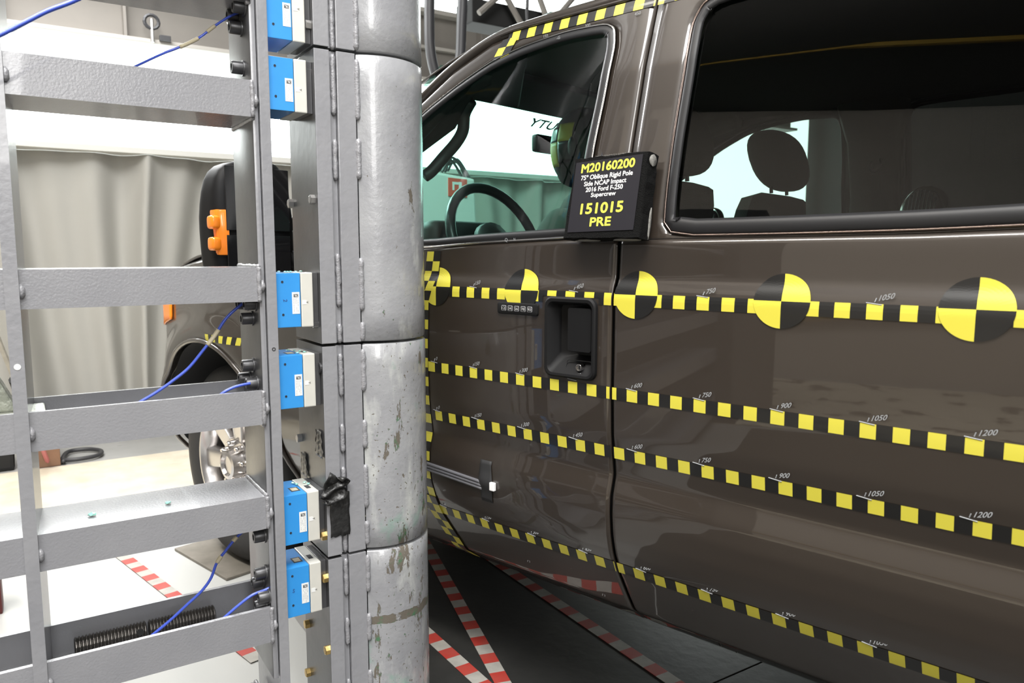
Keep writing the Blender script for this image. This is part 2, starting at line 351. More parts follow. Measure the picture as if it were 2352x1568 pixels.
# clamp on the beam at left
cl=thing('beam_clamp','small metal clamp with a hanging bolt fixed to the steel beam','clamp',onB(348,80,-4.86))
bm=bmesh.new(); c=onB(348,50,-4.86); tube(bm,[c+Dd*(.05*math.cos(t))+ZZ*(.05*math.sin(t)) for t in [2*PI*i/14 for i in range(14)]],.014,6,closed=True); obj('ring',bm,CABLEK,cl)
bm=bmesh.new(); tube(bm,[c+ZZ*.02,c-ZZ*.15],.014,8); obj('bolt',bm,HEXM,cl)
bm=bmesh.new(); p=c+Dd*.09-ZZ*.11; hexa(bm,[p+Dd*i+Ee*j+ZZ*k for k in (-.02,.02) for i,j in ((-.04,-.02),(.04,-.02),(.04,.02),(-.04,.02))],.004); obj('jaw',bm,CABLEK,cl)
# lighting rig over the beam
rg=thing('lighting_rig','black suspended rig box with diagonal struts above the truck roof','rig',B(2.6,-3.4,2.9))
bm=bmesh.new(); q0=onB(1085,36,-3.4); q1=onB(1330,78,-3.4)
uu=(q1-q0).normalized()
q0.z-=.04; q1=q0+Dd*1.5
hexa(bm,[q0,q1,q1-Ee*.25,q0-Ee*.25,q0+ZZ*.17,q1+ZZ*.17,q1-Ee*.25+ZZ*.17,q0-Ee*.25+ZZ*.17],.01); obj('rig_box',bm,MATTEB,rg)
for s in ((1150,-30,1200,60),(1230,-30,1262,60),(1262,60,1330,-20),(1100,30,1170,-30)):
    bm=bmesh.new(); tube(bm,[onB(s[0],s[1],-3.3),onB(s[2],s[3],-3.3)],.022,8); obj('strut',bm,BEAM,rg)
for k_ in (.15,1.35):
    bm=bmesh.new(); p=q0+Dd*k_-Ee*.12; tube(bm,[p+ZZ*.1,Vector((p.x,p.y,6.195))],.012,6); obj('suspension_rod',bm,BEAM,rg)
bm=bmesh.new(); p=onB(1290,55,-3.2); hexa(bm,[p+Dd*i+Ee*j+ZZ*k for k in (-.06,.06) for i,j in ((-.14,-.05),(.14,-.05),(.14,.05),(-.14,.05))],.01); obj('ballast_box',bm,mat('dark_green_metal',(.02,.07,.06),.5),rg)
bm=bmesh.new(); tube(bm,smoothpath([onB(x,y,-3.2) for x,y in ((978,-560),(986,-60),(986,30),(988,110),(1000,170),(1018,215),(1040,205),(1056,140),(1060,60),(1064,-60),(1070,-560))]),.036,10); tag(obj('hanging_hose',bm,CABLEK,None,True),'dark thick hose hanging in a loop in front of the beam','hose')
bm=bmesh.new(); tube(bm,smoothpath([onB(x,y,-3.0) for x,y in ((1214,-560),(1212,-40),(1210,30),(1216,100),(1212,170))]),.012,8); tag(obj('thin_hanging_cable',bm,CABLEK,None,True),'thin dark cable hanging straight down beside the rig box','cable')
# loose floor items at far left
bm=bmesh.new(); tube(bm,smoothpath([onZ(x,y,.02) for x,y in ((95,1052),(140,1056),(180,1054),(225,1045),(232,1035),(205,1031),(160,1036),(145,1050),(146,1060))]),.012,8); tag(obj('floor_cable',bm,CABLEK,None,True),'dark cable lying in a loop on the floor before the curtain','cable')
bm=bmesh.new(); p=onZ(105,1064,.0); hexa(bm,[p+Dd*i+Ee*j+ZZ*k for k in (0,.22) for i,j in ((-.11,-.1),(.07,-.1),(.07,.1),(-.11,.1))],.006); tag(obj('wooden_block',bm,mat('brown_wood',(.22,.12,.07),.7,noise=(6,5,.5,(.12,.07,.04))),None),'brown wooden block on the floor at the foot of the curtain','block')
bm=bmesh.new(); p=onZ(5,1074,.0); hexa(bm,[p+Dd*i+Ee*j+ZZ*k for k in (0,.16) for i,j in ((-.3,-.1),(.06,-.1),(.06,.1),(-.3,.1))],.02); tag(obj('black_case',bm,MATTEB,None),'low black case on the floor at the left edge','case')
rodt=thing('striped_pole','slim white and red tilted pole with a black collar at far left','pole',onB(108,1064,-2.9))
A0=onB(-40,690,-2.3); A1=onZ(112,1066,0.01)
for k in range(7):
    bm=bmesh.new(); p=A0.lerp(A1,k/7); q=A0.lerp(A1,(k+1)/7); tube(bm,[p,q],.012,8); obj('section',bm,(WHT if k%3 else mat('pink_red_paint',(.6,.2,.2),.4)),rodt)
bm=bmesh.new(); tube(bm,[A0.lerp(A1,.42),A0.lerp(A1,.47)],.026,10); obj('collar',bm,MATTEB,rodt)
bm=bmesh.new(); p=onZ(-4,1400,.0); hexa(bm,[p+Dd*i+Ee*j+ZZ*k for k in (0,.2) for i,j in ((-.25,-.05),(.015,-.05),(.015,.05),(-.25,.05))],.01); tag(obj('red_skid',bm,mat('dark_red_paint',(.10,.012,.012),.5),None),'dark red metal skid on the floor at the left edge','skid')

# floor marking tapes
def floortape(p,q,label,wd=.045,seg=.052,n0=0):
    p=Vector((p[0],p[1],.006)); q=Vector((q[0],q[1],.006)); d=(q-p); L=d.length; d.normalize(); s=Vector((-d.y,d.x,0))*wd/2
    bm=bmesh.new(); n=int(L/seg)
    for i in range(n):
        a=p+d*(i*seg); b=p+d*((i+1)*seg)
        j=random.uniform(-.0015,.0015)
        hexa(bm,[a-s,b-s,b+s,a+s,a-s+ZZ*(.0012),b-s+ZZ*.0012,b+s+ZZ*.0012,a+s+ZZ*.0012],0,(i+n0)%2)
    o=obj('floor_tape',bm,[RED,WHT]); tag(o,label,'floor tape','red and white floor tapes'); return o
floortape((-1.75,-.185),(-.47,-.235),'red and white tape on the pale floor left of the pole, beside the front wheel')
floortape((-.45,.247),(.35,.04),'red and white floor tape nearest the foot of the pole, on its right')
floortape((-.85,.70),(.16,.12),'middle of the three red and white floor tapes under the truck, the steepest one')
floortape((-.75,.82),(.62,.42),'rightmost and longest red and white floor tape under the truck')
bm=bmesh.new(); wbox(bm,-1.50,-1.08,-.03,.42,.004,.014,.002); tag(obj('floor_plate',bm,mat('dirty_steel_plate',(.22,.20,.17),.6,.2,noise=(9,6,.7,(.11,.10,.08)))),'dirty steel plate on the floor under the front wheel','plate')

# ================================================================ POLE RIG
# --- half-pipe pole segments, each with its flange plates and welds
SEG=[(1.598,2.25,'topmost visible segment of the steel impact pole, above the first joint'),(.976,1.592,'second segment of the impact pole from the top, clean glossy grey'),
     (.498,.970,'third segment of the impact pole, with long rust chips and green scuffs'),(.03,.492,'lowest segment of the impact pole, with a green and rust band')]
SEAMW={0:[(1.60,1.71),(1.76,1.9)],1:[(1.46,1.585),(1.33,1.415),(1.05,1.165),(.98,1.022)],2:[(.86,.955),(.735,.80),(.60,.70),(.505,.56)],3:[(.40,.488),(.28,.345),(.1,.2)]}
HEX=[(.092,1.639,0),(.084,1.548,1),(.088,1.284,1),(-.066,1.284,1),(.084,1.019,1),(-.059,.735,2),(.100,.545,2),(.100,.447,3),(-.045,.277,3),(.10,.277,3),(.1,.15,3),(-.05,.15,3),(.09,1.9,0)]
def hexbolt(parent,a,b,z,m,r=.0105,h=.010,name='hex_bolt'):
    bm=bmesh.new(); lathe(bm,B(a,b,z),-Dd,[(0,r),(h,r),(h+.001,r*.8)],6,phase=.3); obj(name,bm,m,parent)
for si,(z0,z1,lab) in enumerate(SEG):
    t=thing('pole_segment',lab,'pole segment',B(-.05,0,z0),'stacked segments of the impact pole')
    bm=bmesh.new(); rows=[]
    th0=math.asin(.108/.127); n=44
    
    # arc from (-.067,-.108) round the truck side to (-.067,.108)
    A=[ -(PI-th0)+2*(PI-th0)*i/n for i in range(n+1)]
    prof=[(z0,.124),(z0+.003,.127)]+[(z0+.003+(z1-z0-.006)*k/10,.127) for k in range(1,10)]+[(z1-.003,.127),(z1,.124)]
    for z,r in prof: rows.append([B(r*math.cos(x),r*math.sin(x),z) for x in A])
    V=grid(bm,rows)
    rin=.108
    for zz,rr in ((z0,0),(z1,-1)):
        inn=[bm.verts.new(B(rin*math.cos(x),rin*math.sin(x),zz)) for x in A]
        o_=V[rr]
        for i in range(n): bm.faces.new((o_[i],o_[i+1],inn[i+1],inn[i]))
    pipe=obj('half_pipe',bm,POLE,t,True)
    bm=bmesh.new(); barbox(bm,-.110,-.0695,-.072,.110,z0,z1,.0012); obj('flange_plate',bm,GREY,t)
    bm=bmesh.new(); barbox(bm,-.1255,-.111,-.066,.100,z0,z1,.001); obj('inner_plate',bm,GREY,t)
    bm=bmesh.new(); barbox(bm,-.159,-.1262,-.072,.110,z0,z1,.0012); pa=obj('backing_plate',bm,[SATIN,GREY],t)
    for p_ in pa.data.polygons: p_.material_index=1 if p_.normal.dot(Ee)>.5 else 0
    for za,zb in SEAMW[si]:
        for aa,rr_,bb in ((-.1165,.0058,.103),(-.066,.0062,.1095)):
            bm=bmesh.new(); nn=max(4,int((zb-za)/.006)); dz=random.uniform(-.006,.006)
            pts=[B(aa+random.uniform(-.0006,.0006),bb+random.uniform(-.0008,.0008),za+dz+(zb-za)*k/nn) for k in range(nn+1)]
            tube(bm,pts,[rr_*(.55 if k in (0,nn) else random.uniform(.9,1.08)) for k in range(nn+1)],8); obj('weld_bead',bm,WELD,t,True)
    for b_,z_,s_ in HEX:
        if s_==si: hexbolt(t,-.159,b_,z_,BRASS if z_<.6 else HEXM)
    if si==2:
        bm=bmesh.new(); lathe(bm,B(-.159,.095,.922),-Dd,[(0,.012),(.004,.012),(.004,.006),(.001,.006)],16,cap=False); obj('socket_bolt',bm,BLACKM,t)
# --- front mounting frame: the two vertical plates, the rungs, the far post
fr=thing('ladder_frame','grey welded steel ladder frame of channel rungs carrying the load cells','frame',B(-.5,.02,.0))
bm=bmesh.new(); barbox(bm,-.2725,-.2515,-.085,.110,.02,2.2,.0015); mp_=obj('mounting_plate',bm,GREY,fr)
bm=bmesh.new(); barbox(bm,-.2865,-.2735,-.070,.104,.245,2.2,.005); rp_=obj('rung_plate',bm,[SATIN,GREY],fr,False,40)
for p_ in rp_.data.polygons: p_.material_index=0 if p_.normal.dot(-Dd)>.9 else 1
bm=bmesh.new(); lathe(bm,B(-.262,.1101,.972),Ee,[(0,.004),(.0005,.004),(.0005,.0022),(-.004,.0022)],12,cap=False); obj('tapped_hole',bm,BLACKM,fr)
bm=bmesh.new(); hexa(bm,[B(-.700,-.07,.02),B(-.688,-.07,.02),B(-.700,.119,.02),B(-.722,.119,.02),B(-.700,-.07,2.2),B(-.688,-.07,2.2),B(-.700,.119,2.2),B(-.722,.119,2.2)]); obj('far_post',bm,GREY,fr)
bm=bmesh.new(); lathe(bm,B(-.711,.1191,.972),Ee,[(0,.0055),(.0006,.0055),(.0006,.0045)],14); obj('hole_plug',bm,LAB,fr)
def channel(z0,z1,web,name='rung',mtl=GREYR):
    """channel rung: front and rear flange plus a web on top or bottom"""
    a0,a1=-2.60,-.2868; b0,b1=-.062,.108; t=.010
    bm=bmesh.new()
    if web=='top': pr=[(b0,z0),(b0,z1),(b1,z1),(b1,z0),(b1-t,z0),(b1-t,z1-t),(b0+t,z1-t),(b0+t,z0)]
    else: pr=[(b0,z1),(b0,z0),(b1,z0),(b1,z1),(b1-t,z1),(b1-t,z0+t),(b0+t,z0+t),(b0+t,z1)]
    n=10; rings=[[bm.verts.new(B(a0+(a1-a0)*i/n,b,z)) for b,z in pr] for i in range(n+1)]
    for R0,R1 in zip(rings,rings[1:]):
        for k in range(8): bm.faces.new((R0[k],R0[(k+1)%8],R1[(k+1)%8],R1[k]))
    for rg_ in (rings[0],rings[-1]): bm.faces.new(rg_)
    es=[e for e in bm.edges if abs((e.verts[0].co-e.verts[1].co).z)<1e-6 and len(e.link_faces)==2 and e.calc_face_angle(0)>.5]
    bmesh.ops.bevel(bm,geom=es,offset=.0028,segments=2,affect='EDGES')
    o=obj(name,bm,mtl,fr,False,35); return o
bm=bmesh.new(); barbox(bm,-4.2,-2.6,-1.1,.20,.0,2.6,.01); obj('unseen_rig_block',bm,mat('dark_grey_concrete_block',(.07,.07,.072),.7),fr)  # unseen end of the rig, added for its dark reflection in the front door
RUNGS=[(1.664,1.742,'bottom'),(1.441,1.512,'bottom'),(1.072,1.142,'top'),(.815,.887,'bottom'),(.590,.660,'top'),(.336,.414,'bottom'),(.08,.16,'top')]
for z0,z1,wb in RUNGS:
    o=channel(z0,z1,wb)
    # weld where the rung meets the plate, and the tack at the far post
    for P_,R_ in (([B(-.2862,.1085,z0+(z1-z0)*k/14) for k in range(15)],.0045),([B(-.2862,-.06+.166*k/24,(z1+.002) if wb=='top' else (z0-.002)) for k in range(25)],.0045)):
        bm=bmesh.new(); tube(bm,[p+Vector((random.uniform(-.0006,.0006),random.uniform(-.0006,.0006),random.uniform(-.0005,.0005))) for p in P_],[R_*random.uniform(.8,1.15) for _ in P_],7); obj('weld_bead',bm,WELD,fr,True)
    bm=bmesh.new(); zc=z0+(z1-z0)*.45; tube(bm,[B(-.698,.1095,zc-.012),B(-.697,.111,zc-.005),B(-.697,.111,zc+.006),B(-.698,.1095,zc+.012)],[.003,.006,.0058,.003],8); obj('weld_bead',bm,WELD,fr,True)
    bm=bmesh.new(); tube(bm,[B(-.2800,.1065,zc-.012),B(-.279,.1085,zc),B(-.2800,.1065,zc+.012)],[.003,.0055,.003],8); obj('weld_bead',bm,WELD,fr,True)
# socket head bolts with washers on the rung plate
SB=[(548,18),(535,40),(540,66),(545,157),(555,697),(573,697),(566,731),(568,838),(560,867),(577,880),(594,1229),(597,1313),(590,1333),(605,1368),(597,1387)]
for x,y in SB:
    r=ray(x+14,y); t_=((-.2865)-(CAM-PP).dot(Dd))/r.dot(Dd); q=CAM+r*t_; q_b=(q-PP).dot(Ee)
    bm=bmesh.new(); lathe(bm,B(-.2868,q_b,q.z),-Dd,[(0,.0160),(.0028,.0160)],24); wsh=obj('washer',bm,SATIN,fr,False,40)
    bm=bmesh.new(); lathe(bm,B(-.2896,q_b,q.z),-Dd,[(0,.0128),(.019,.0128),(.021,.0116),(.021,.0072),(.012,.0068),(.012,.0003)],20,cap=False); obj('socket_bolt',bm,BLACKM,fr,False,40)
# --- load cells
CELLS=[(1.602,1.714,'blue and white load cell at the top edge, highest beside the pole'),(1.461,1.566,'second load cell from the top, with a faded white label'),
 (1.015,1.129,'load cell at middle height with a pen mark left of its label'),(.841,.955,'fourth load cell from the top, just below the pole joint'),
 (.540,.650,'fifth load cell from the top, beside the black tape on the plate'),(.375,.487,'lowest load cell, with a pen mark and a greasy dark top')]
for i,(z0,z1,lab) in enumerate(CELLS):
    t=thing('load_cell',lab,'load cell',B(-.21,.05,z0),'load cells between the frame and the pole')
    bf=.100
    bm=bmesh.new(); barbox(bm,-.2512,-.1995,-.012,bf,z0,z1,.0008); bl=obj('blue_body',bm,BLUE,t)
    bm=bmesh.new(); barbox(bm,-.1982,-.1722,-.014,bf,z0-.001,z1+.001,.0022); wh=obj('pale_body',bm,WHITEB,t)
    bm=bmesh.new(); barbox(bm,-.1714,-.1594,-.010,bf-.006,z0,z1,.0006); obj('spacer_plate',bm,SATIN,t)
    for zz in (z0+.027,z1-.018):
        bm=bmesh.new(); lathe(bm,B(-.2370,bf,zz),Ee,[(0,.0026),(.0006,.0026),(.0006,.0012),(-.0002,.0012)],12,cap=True); obj('screw',bm,BLACKM,t)
    # label plate with logo box and small print
    lz1=z1-.040; lz0=lz1-.046
    if i in (3,): lz1=z1-.042; lz0=lz1-.046
    bm=bmesh.new(); barbox(bm,-.2175,-.2015,bf,bf+.0004,lz0,lz1); lb=obj('label',bm,LAB,t)
    bm=bmesh.new(); barbox(bm,-.2140,-.2045,bf+.0004,bf+.0006,lz1-.0105,lz1-.004); obj('logo_box',bm,TXK,lb)
    text('logo_lettering','TRC',B(-.2092,bf+.0008,lz1-.0094),Dd,ZZ,LAB,lb,width=.0076,cap=.0042,bold=.03,depth=.0)
    bm=bmesh.new()
    for c_,n_ in ((-.2045,1),(-.2075,.8),(-.2105,.6),(-.2135,.9)):
        z=lz1-.0125
        while z>lz0+.004+(1-n_)*.012:
            l=random.uniform(.0015,.006)
            if random.random()<.78: barbox(bm,c_-.0011,c_,bf+.0004,bf+.0006,z-l,z)
            z-=l+.0012
    o=obj('small_print',bm,TXG,lb); o['kind']='stuff'
    zc=(z0+z1)/2-.005 if i!=1 else z0+.045
    if i==0: zc=z0+.064
    bm=bmesh.new(); barbox(bm,-.1955,-.1868,bf,bf+.0004,zc-.0045,zc+.0045); yl=obj('letter_tag',bm,LAB,t)
    text('lettering','Y',B(-.1912+.0032,bf+.0006,zc),-ZZ,Dd,TXK,yl,cap=.0052,align='CENTER',depth=0)
    if i in (2,5):
        text('pen_mark','2' if i==2 else '5',B(-.236,bf+.0005,(z0+z1)/2),(ZZ*-1+Dd*.2) if i==2 else (Dd-ZZ*.3),(Dd) if i==2 else (ZZ+Dd*.2),mat('blue_black_pen',(.02,.05,.2),.6),t,cap=.0085,depth=0)
    # tag plate and cap screws on the top face
    if i>=2:
        bm=bmesh.new(); barbox(bm,-.225,-.205,.045,.075,z1,z1+.0005); tg=obj('tag_plate',bm,TXK,t); 
        bm=bmesh.new(); barbox(bm,-.222,-.208,.050,.070,z1+.0005,z1+.0007); obj('tag_face',bm,SLEEVE,tg)
        bm=bmesh.new(); barbox(bm,-.190,-.180,.048,.072,z1+.001,z1+.0015); obj('tag_plate',bm,TXK,t)
# broken glass crumbs lying about
GC=mat('green_glass_crumb',(.35,.75,.62),.08,0,.6)
def crumb(p,s,k):
    bm=bmesh.new(); bmesh.ops.create_icosphere(bm,subdivisions=1,radius=s)
    for v in bm.verts: v.co=Vector((v.co.x*random.uniform(.7,1.3),v.co.y*random.uniform(.7,1.3),v.co.z*.45))
    mnz=min(v.co.z for v in bm.verts)
    for v in bm.verts: v.co+=Vector(p)-ZZ*mnz
    tag(obj('glass_crumb',bm,GC),k[0],'glass crumb',k[1])
for x,y in ((212,1184),(385,1157)):
    crumb(onZ(x,y,.6605),.008 if x<300 else .007,('green glass crumb on the fourth rung, '+('left one nearer the far post' if x<300 else 'right one near its middle'),'glass crumbs on the wide rung'))
for i,(x,y) in enumerate(((168,1493),(146,1488))): crumb(B(-.652+.02*i,.06,.3465),.004,('tiny green glass crumb in the lowest channel beside the threaded rods','glass crumbs in the lowest channel'))
for b,a in ((.045,-.2),(.06,-.192),(.078,-.188),(.03,-.21),(.085,-.205)): crumb(B(a,b,.9565),.0038,('clear glass crumb on top of the fourth load cell','glass crumbs on the fourth load cell'))
for b,a in ((.07,-.235),(.085,-.226),(.08,-.213),(.088,-.204),(.06,-.185),(.09,-.222)): crumb(B(a,b,1.1305),.0035,('clear glass crumb on top of the middle load cell','glass crumbs on the middle load cell'))
for b,a in ((.02,-.205),(.035,-.202),(.03,-.182),(.045,-.178)): crumb(B(a,b,.6515),.0045,('green glass crumb on top of the fifth load cell','glass crumbs on the fifth load cell'))
# threaded rods lying in the lowest channel
def rod(x0,x1,lab,hole):
    p=B(x0,-.0315,.3662); q=B(x1,-.0315,.3662); n=int((q-p).length/.0062); bm=bmesh.new(); d=(q-p).normalized(); prof=[]
    L=(q-p).length
    for i in range(n):
        s=L*i/n; prof+= [(s,.0160),(s+.0022,.0197),(s+.0038,.0197),(s+.0060,.0160)]
    lathe(bm,p,d,prof,20); t=obj('threaded_rod',bm,mat('dark_oiled_thread',(.14,.13,.12),.32,.8)); tag(t,lab,'threaded rod','threaded rods in the lowest channel')
    if hole:
        c=q-d*.014; bm=bmesh.new(); lathe(bm,c+Ee*.0145+ZZ*.005,Ee*1+ZZ*.45,[(0,.0068),(.0055,.0072)],14); obj('cross_hole',bm,MATTEB,t)
RA=[(onB(x_,y_,-.0315)-PP).dot(Dd) for x_,y_ in ((170,1475),(336,1436),(341,1434),(493,1402))]
rod(RA[0],RA[1],'left threaded steel rod with a cross hole, lying in the lowest channel',True)
rod(RA[2],RA[3],'right threaded steel rod, end to end with the left one in the channel',False)
# black tape over the backing plate, crumpled at the top
bt_=thing('black_tape','black tape stuck down the plate edge beside the fifth load cell, crumpled at its top','tape',B(-.13,.11,.545))
bm=bmesh.new(); rows=[]
for j in range(11):
    z=.642-.10*j/10; rows.append([B(-.152+.045*i/8+.004*math.sin(j)*(.2),.1125+.0012*math.sin(j*2.1+i),z+.002*math.sin(i*2)) for i in range(9)])
grid(bm,rows); solid(obj('strip',bm,BTAPE,bt_,True),.001)
bm=bmesh.new(); rows=[]
for j in range(15):
    row=[]
    for i in range(15):
        u=i/14; v=j/14
        row.append(B(-.172+.062*u+.006*math.sin(v*9+u*3)-.008*(1-v)*math.sin(u*7),.113+.012*abs(math.sin(u*8+v*6))+.006*math.sin(v*14+u*4),.640+.044*v-.010*math.sin(u*5+v*2)+(.012*math.sin(u*6) if v>.8 else 0)-.012*(1-u)))
    rows.append(row)
grid(bm,rows); solid(obj('crumple',bm,BTAPE,bt_,True),.001)
for k,(x,y,wd,hg) in enumerate(((700,1066,.05,.055),(734,1018,.05,.06))):
    r=ray(x,y); t_=((-.1605)-(CAM-PP).dot(Dd))/r.dot(Dd); q=CAM+r*t_; b_=(q-PP).dot(Ee)
    bm=bmesh.new(); rows=[]
    for j in range(9): rows.append([B(-.1605-.004*abs(math.sin(i*1.3+j)),b_+(i/8-.5)*wd*(1-.4*j/8),q.z+(j/8-.5)*hg) for i in range(9)])
    grid(bm,rows); o=solid(obj('tape_scrap',bm,mat('crumpled_grey_tape',(.10,.095,.085),.35,0,.3),None,True),.0008); tag(o,'crumpled scrap of tape on the plate face, '+('lower and further left' if k==0 else 'upper and nearer the edge'),'tape scrap')
# blue measuring cables
def cable(pts,lab,b,r=.0034,sleeves=(),plug=True):
    P_=[onB(x,y,bb) for (x,y),bb in zip(pts,b)]; t=thing('blue_cable',lab,'cable',P_[-1],'blue cables of the load cells')
    path=smoothpath(P_,8); bm=bmesh.new(); tube(bm,path,r,10); obj('sheath',bm,CABLE,t,True)
    for f0,f1 in sleeves:
        n=len(path)-1; i0=max(0,int(f0*n)); i1=min(n,max(i0+1,int(f1*n)))
        bm=bmesh.new(); tube(bm,path[i0:i1+1],r*1.5,10); obj('sleeve',bm,SLEEVE,t,True)
cable([(-60,105),(0,80),(60,50),(110,25),(175,0),(240,-35)],'thickest blue cable crossing the top left corner',[.30]*6,r=.0036)
cable([(560,26),(545,30),(520,42),(490,62),(460,85),(425,103),(370,125),(310,153),(270,172)],'blue cable running down behind the second rung, with two tan sleeves',[.05,.05,.05,.05,.05,.04,.03,.0,-.03],sleeves=((.36,.44),(.52,.66)),r=.0024)
cable([(565,694),(553,700),(520,730),(492,772),(470,800),(435,843),(400,872),(360,900),(318,925)],'blue cable below the third rung, bending down to the channel',[.055]*9,sleeves=((.34,.47),),r=.003)
cable([(575,880),(555,884),(535,890),(515,900),(500,912)],'short blue cable at the right end of the fourth rung',[.08]*5,r=.003)
cable([(556,1222),(540,1237),(520,1262),(498,1292),(484,1328),(462,1358),(430,1388),(390,1425),(345,1462)],'longest blue cable, falling across the threaded rods',[.045]*9,sleeves=((.1,.17),(.32,.38)),r=.003)
cable([(618,1350),(608,1355),(580,1366),(550,1388),(515,1418),(500,1430)],'short blue cable at the right end of the lowest channel',[.09]*6,r=.003)
# steel bracket lodged in the rung at far left
bk=thing('steel_bracket','rough greenish steel bracket standing on the fourth rung at far left','bracket',B(-.76,.0,.826))
bm=bmesh.new(); barbox(bm,-.84,-.672,-.045,.092,.8262,.878,.003); obj('base_block',bm,mat('raw_greenish_steel',(.34,.35,.30),.45,.4,noise=(25,5,.6,(.22,.25,.2)),bump=(60,.6,.006)),bk)
bm=bmesh.new(); hexa(bm,[B(-.84,-.03,.878),B(-.715,-.03,.878),B(-.715,.03,.878),B(-.84,.03,.878),B(-.84,-.03,.985),B(-.742,-.03,.94),B(-.742,.03,.94),B(-.84,.03,.985)],.004); obj('gusset',bm,mat('raw_greenish_steel',(.3,.3,.3)),bk)

# ================================================================ TRUCK
T=thing('pickup_truck','dark brown crew cab pickup truck covered with yellow and black marker tape','truck',(0,.99,0))
def ip(pts,x):
    xs=[p[0] for p in pts]; zs=[p[1] for p in pts]; return float(np.interp(x,xs,zs))
DB=.335
def lower_panel(name,x0,x1,belt,side,hole=None,nx=44,zb=DB):
    xs=sorted(set([x0,x0+.003,x0+.008,x1-.008,x1-.003,x1]+[x0+.01+(x1-x0-.02)*i/nx for i in range(nx+1)]+([hole[0],hole[1]] if hole else [])))
    zs=sorted(set([zb+(1.165-zb)*i/110 for i in range(111)]+([hole[2],hole[3]] if hole else [])))
    rows=[]
    for x in xs:
        e=min(x-x0,x1-x); roll=.0045*max(0,1-e/.008)**2
        r_=[sf(x,z,-roll,side) for z in zs]
        zt=ip(belt,x)
        for k in (1,2,3): r_.append(sf(x,zs[-1]+(zt-zs[-1])*k/3,-roll,side))
        rows.append(r_)
    def sk(i,j):
        if not hole or j>=len(zs)-1: return False
        return xs[i]>=hole[0]-1e-6 and xs[i+1]<=hole[1]+1e-6 and zs[j]>=hole[2]-1e-6 and zs[j+1]<=hole[3]+1e-6
    bm=bmesh.new(); grid(bm,rows,0,sk); bmesh.ops.delete(bm,geom=[v for v in bm.verts if not v.link_faces],context='VERTS')
    if side: bmesh.ops.reverse_faces(bm,faces=bm.faces)
    me=bpy.data.meshes.new(name); bmesh.ops.recalc_face_normals(bm,faces=bm.faces); 
    # keep normals pointing outwards
    s=sum((f.normal.y for f in bm.faces))
    if (s>0)!=bool(side): bmesh.ops.reverse_faces(bm,faces=bm.faces)
    bm.to_mesh(me); bm.free(); o=link(name,me,BODY,T,True); solid(o,.016); return o
def resample(loop,n):
    P=[Vector((a,b,0)) for a,b in loop]; L=[0]
    for a,b in zip(P,P[1:]): L.append(L[-1]+(b-a).length)
    out=[]
    for i in range(n):
        s=L[-1]*i/(n-1); k=max(j for j in range(len(L)) if L[j]<=s+1e-9); k=min(k,len(P)-2)
        t=(s-L[k])/max(1e-9,L[k+1]-L[k]); q=P[k].lerp(P[k+1],t); out.append((q.x,q.y))
    return out
def dens(inner,outer,k=8):
    I=[];O=[]; n=len(inner)
    for i in range(n):
        a,b=inner[i],inner[(i+1)%n]; c,d=outer[i],outer[(i+1)%n]
        for j in range(k):
            t=j/k; I.append((a[0]+(b[0]-a[0])*t,a[1]+(b[1]-a[1])*t)); O.append((c[0]+(d[0]-c[0])*t,c[1]+(d[1]-c[1])*t))
    return I,O
def roundloop(L,it=2):
    for _ in range(it):
        N=[]
        for i in range(len(L)):
            a,b=L[i],L[(i+1)%len(L)]
            N.append((.75*a[0]+.25*b[0],.75*a[1]+.25*b[1])); N.append((.25*a[0]+.75*b[0],.25*a[1]+.75*b[1]))
        L=N
    return L
def ringpanel(name,inner,outer,m,side,offs,nr=5,closed=True,sol=.02):
    """surface between two loops of (x,z) points lying on the body side; offs(t) lifts it outwards"""
    rows=[]
    for a,b in zip(inner,outer):
        rows.append([sf(a[0]+(b[0]-a[0])*t/nr,a[1]+(b[1]-a[1])*t/nr,offs(t/nr),side) for t in range(nr+1)])
    if closed: rows.append(rows[0])
    bm=bmesh.new(); grid(bm,rows); bmesh.ops.remove_doubles(bm,verts=bm.verts,dist=1e-6); bmesh.ops.recalc_face_normals(bm,faces=bm.faces)
    s=sum(f.normal.y*f.calc_area() for f in bm.faces)
    if (s>0)!=bool(side): bmesh.ops.reverse_faces(bm,faces=bm.faces)
    me=bpy.data.meshes.new(name); bm.to_mesh(me); bm.free(); o=link(name,me,m,T,True)
    if sol: solid(o,sol)
    return o
BELTF=[(-.80,1.172),(-.3,1.176),(-.042,1.180),(.15,1.191),(.412,1.200),(.56,1.202)]
BELTR=[(.5,1.196),(1.10,1.200),(1.3,1.206),(1.7,1.21)]
fi=[(.452,1.206),(.453,1.30),(.454,1.40),(.461,1.503),(.463,1.610),(.452,1.652),(.425,1.667),(.313,1.672),(.184,1.660),(.09,1.640),(-.017,1.597),(-.14,1.534),(-.35,1.408),(-.60,1.262),(-.655,1.205),(-.30,1.190),(-.042,1.185),(.15,1.196),(.40,1.204)]
fo=[(.546,1.202),(.546,1.30),(.546,1.40),(.546,1.503),(.546,1.61),(.546,1.66),(.546,1.706),(.313,1.707),(.184,1.702),(.075,1.688),(-.05,1.637),(-.165,1.560),(-.37,1.435),(-.63,1.285),(-.742,1.172),(-.30,1.176),(-.042,1.180),(.15,1.191),(.412,1.200)]
ri=[(.652,1.204),(.646,1.30),(.645,1.40),(.647,1.534),(.645,1.625),(.662,1.660),(.70,1.676),(1.0,1.680),(1.4,1.678),(1.50,1.66),(1.54,1.60),(1.55,1.40),(1.55,1.25),(1.53,1.212),(1.30,1.212),(1.1,1.206),(.90,1.204)]
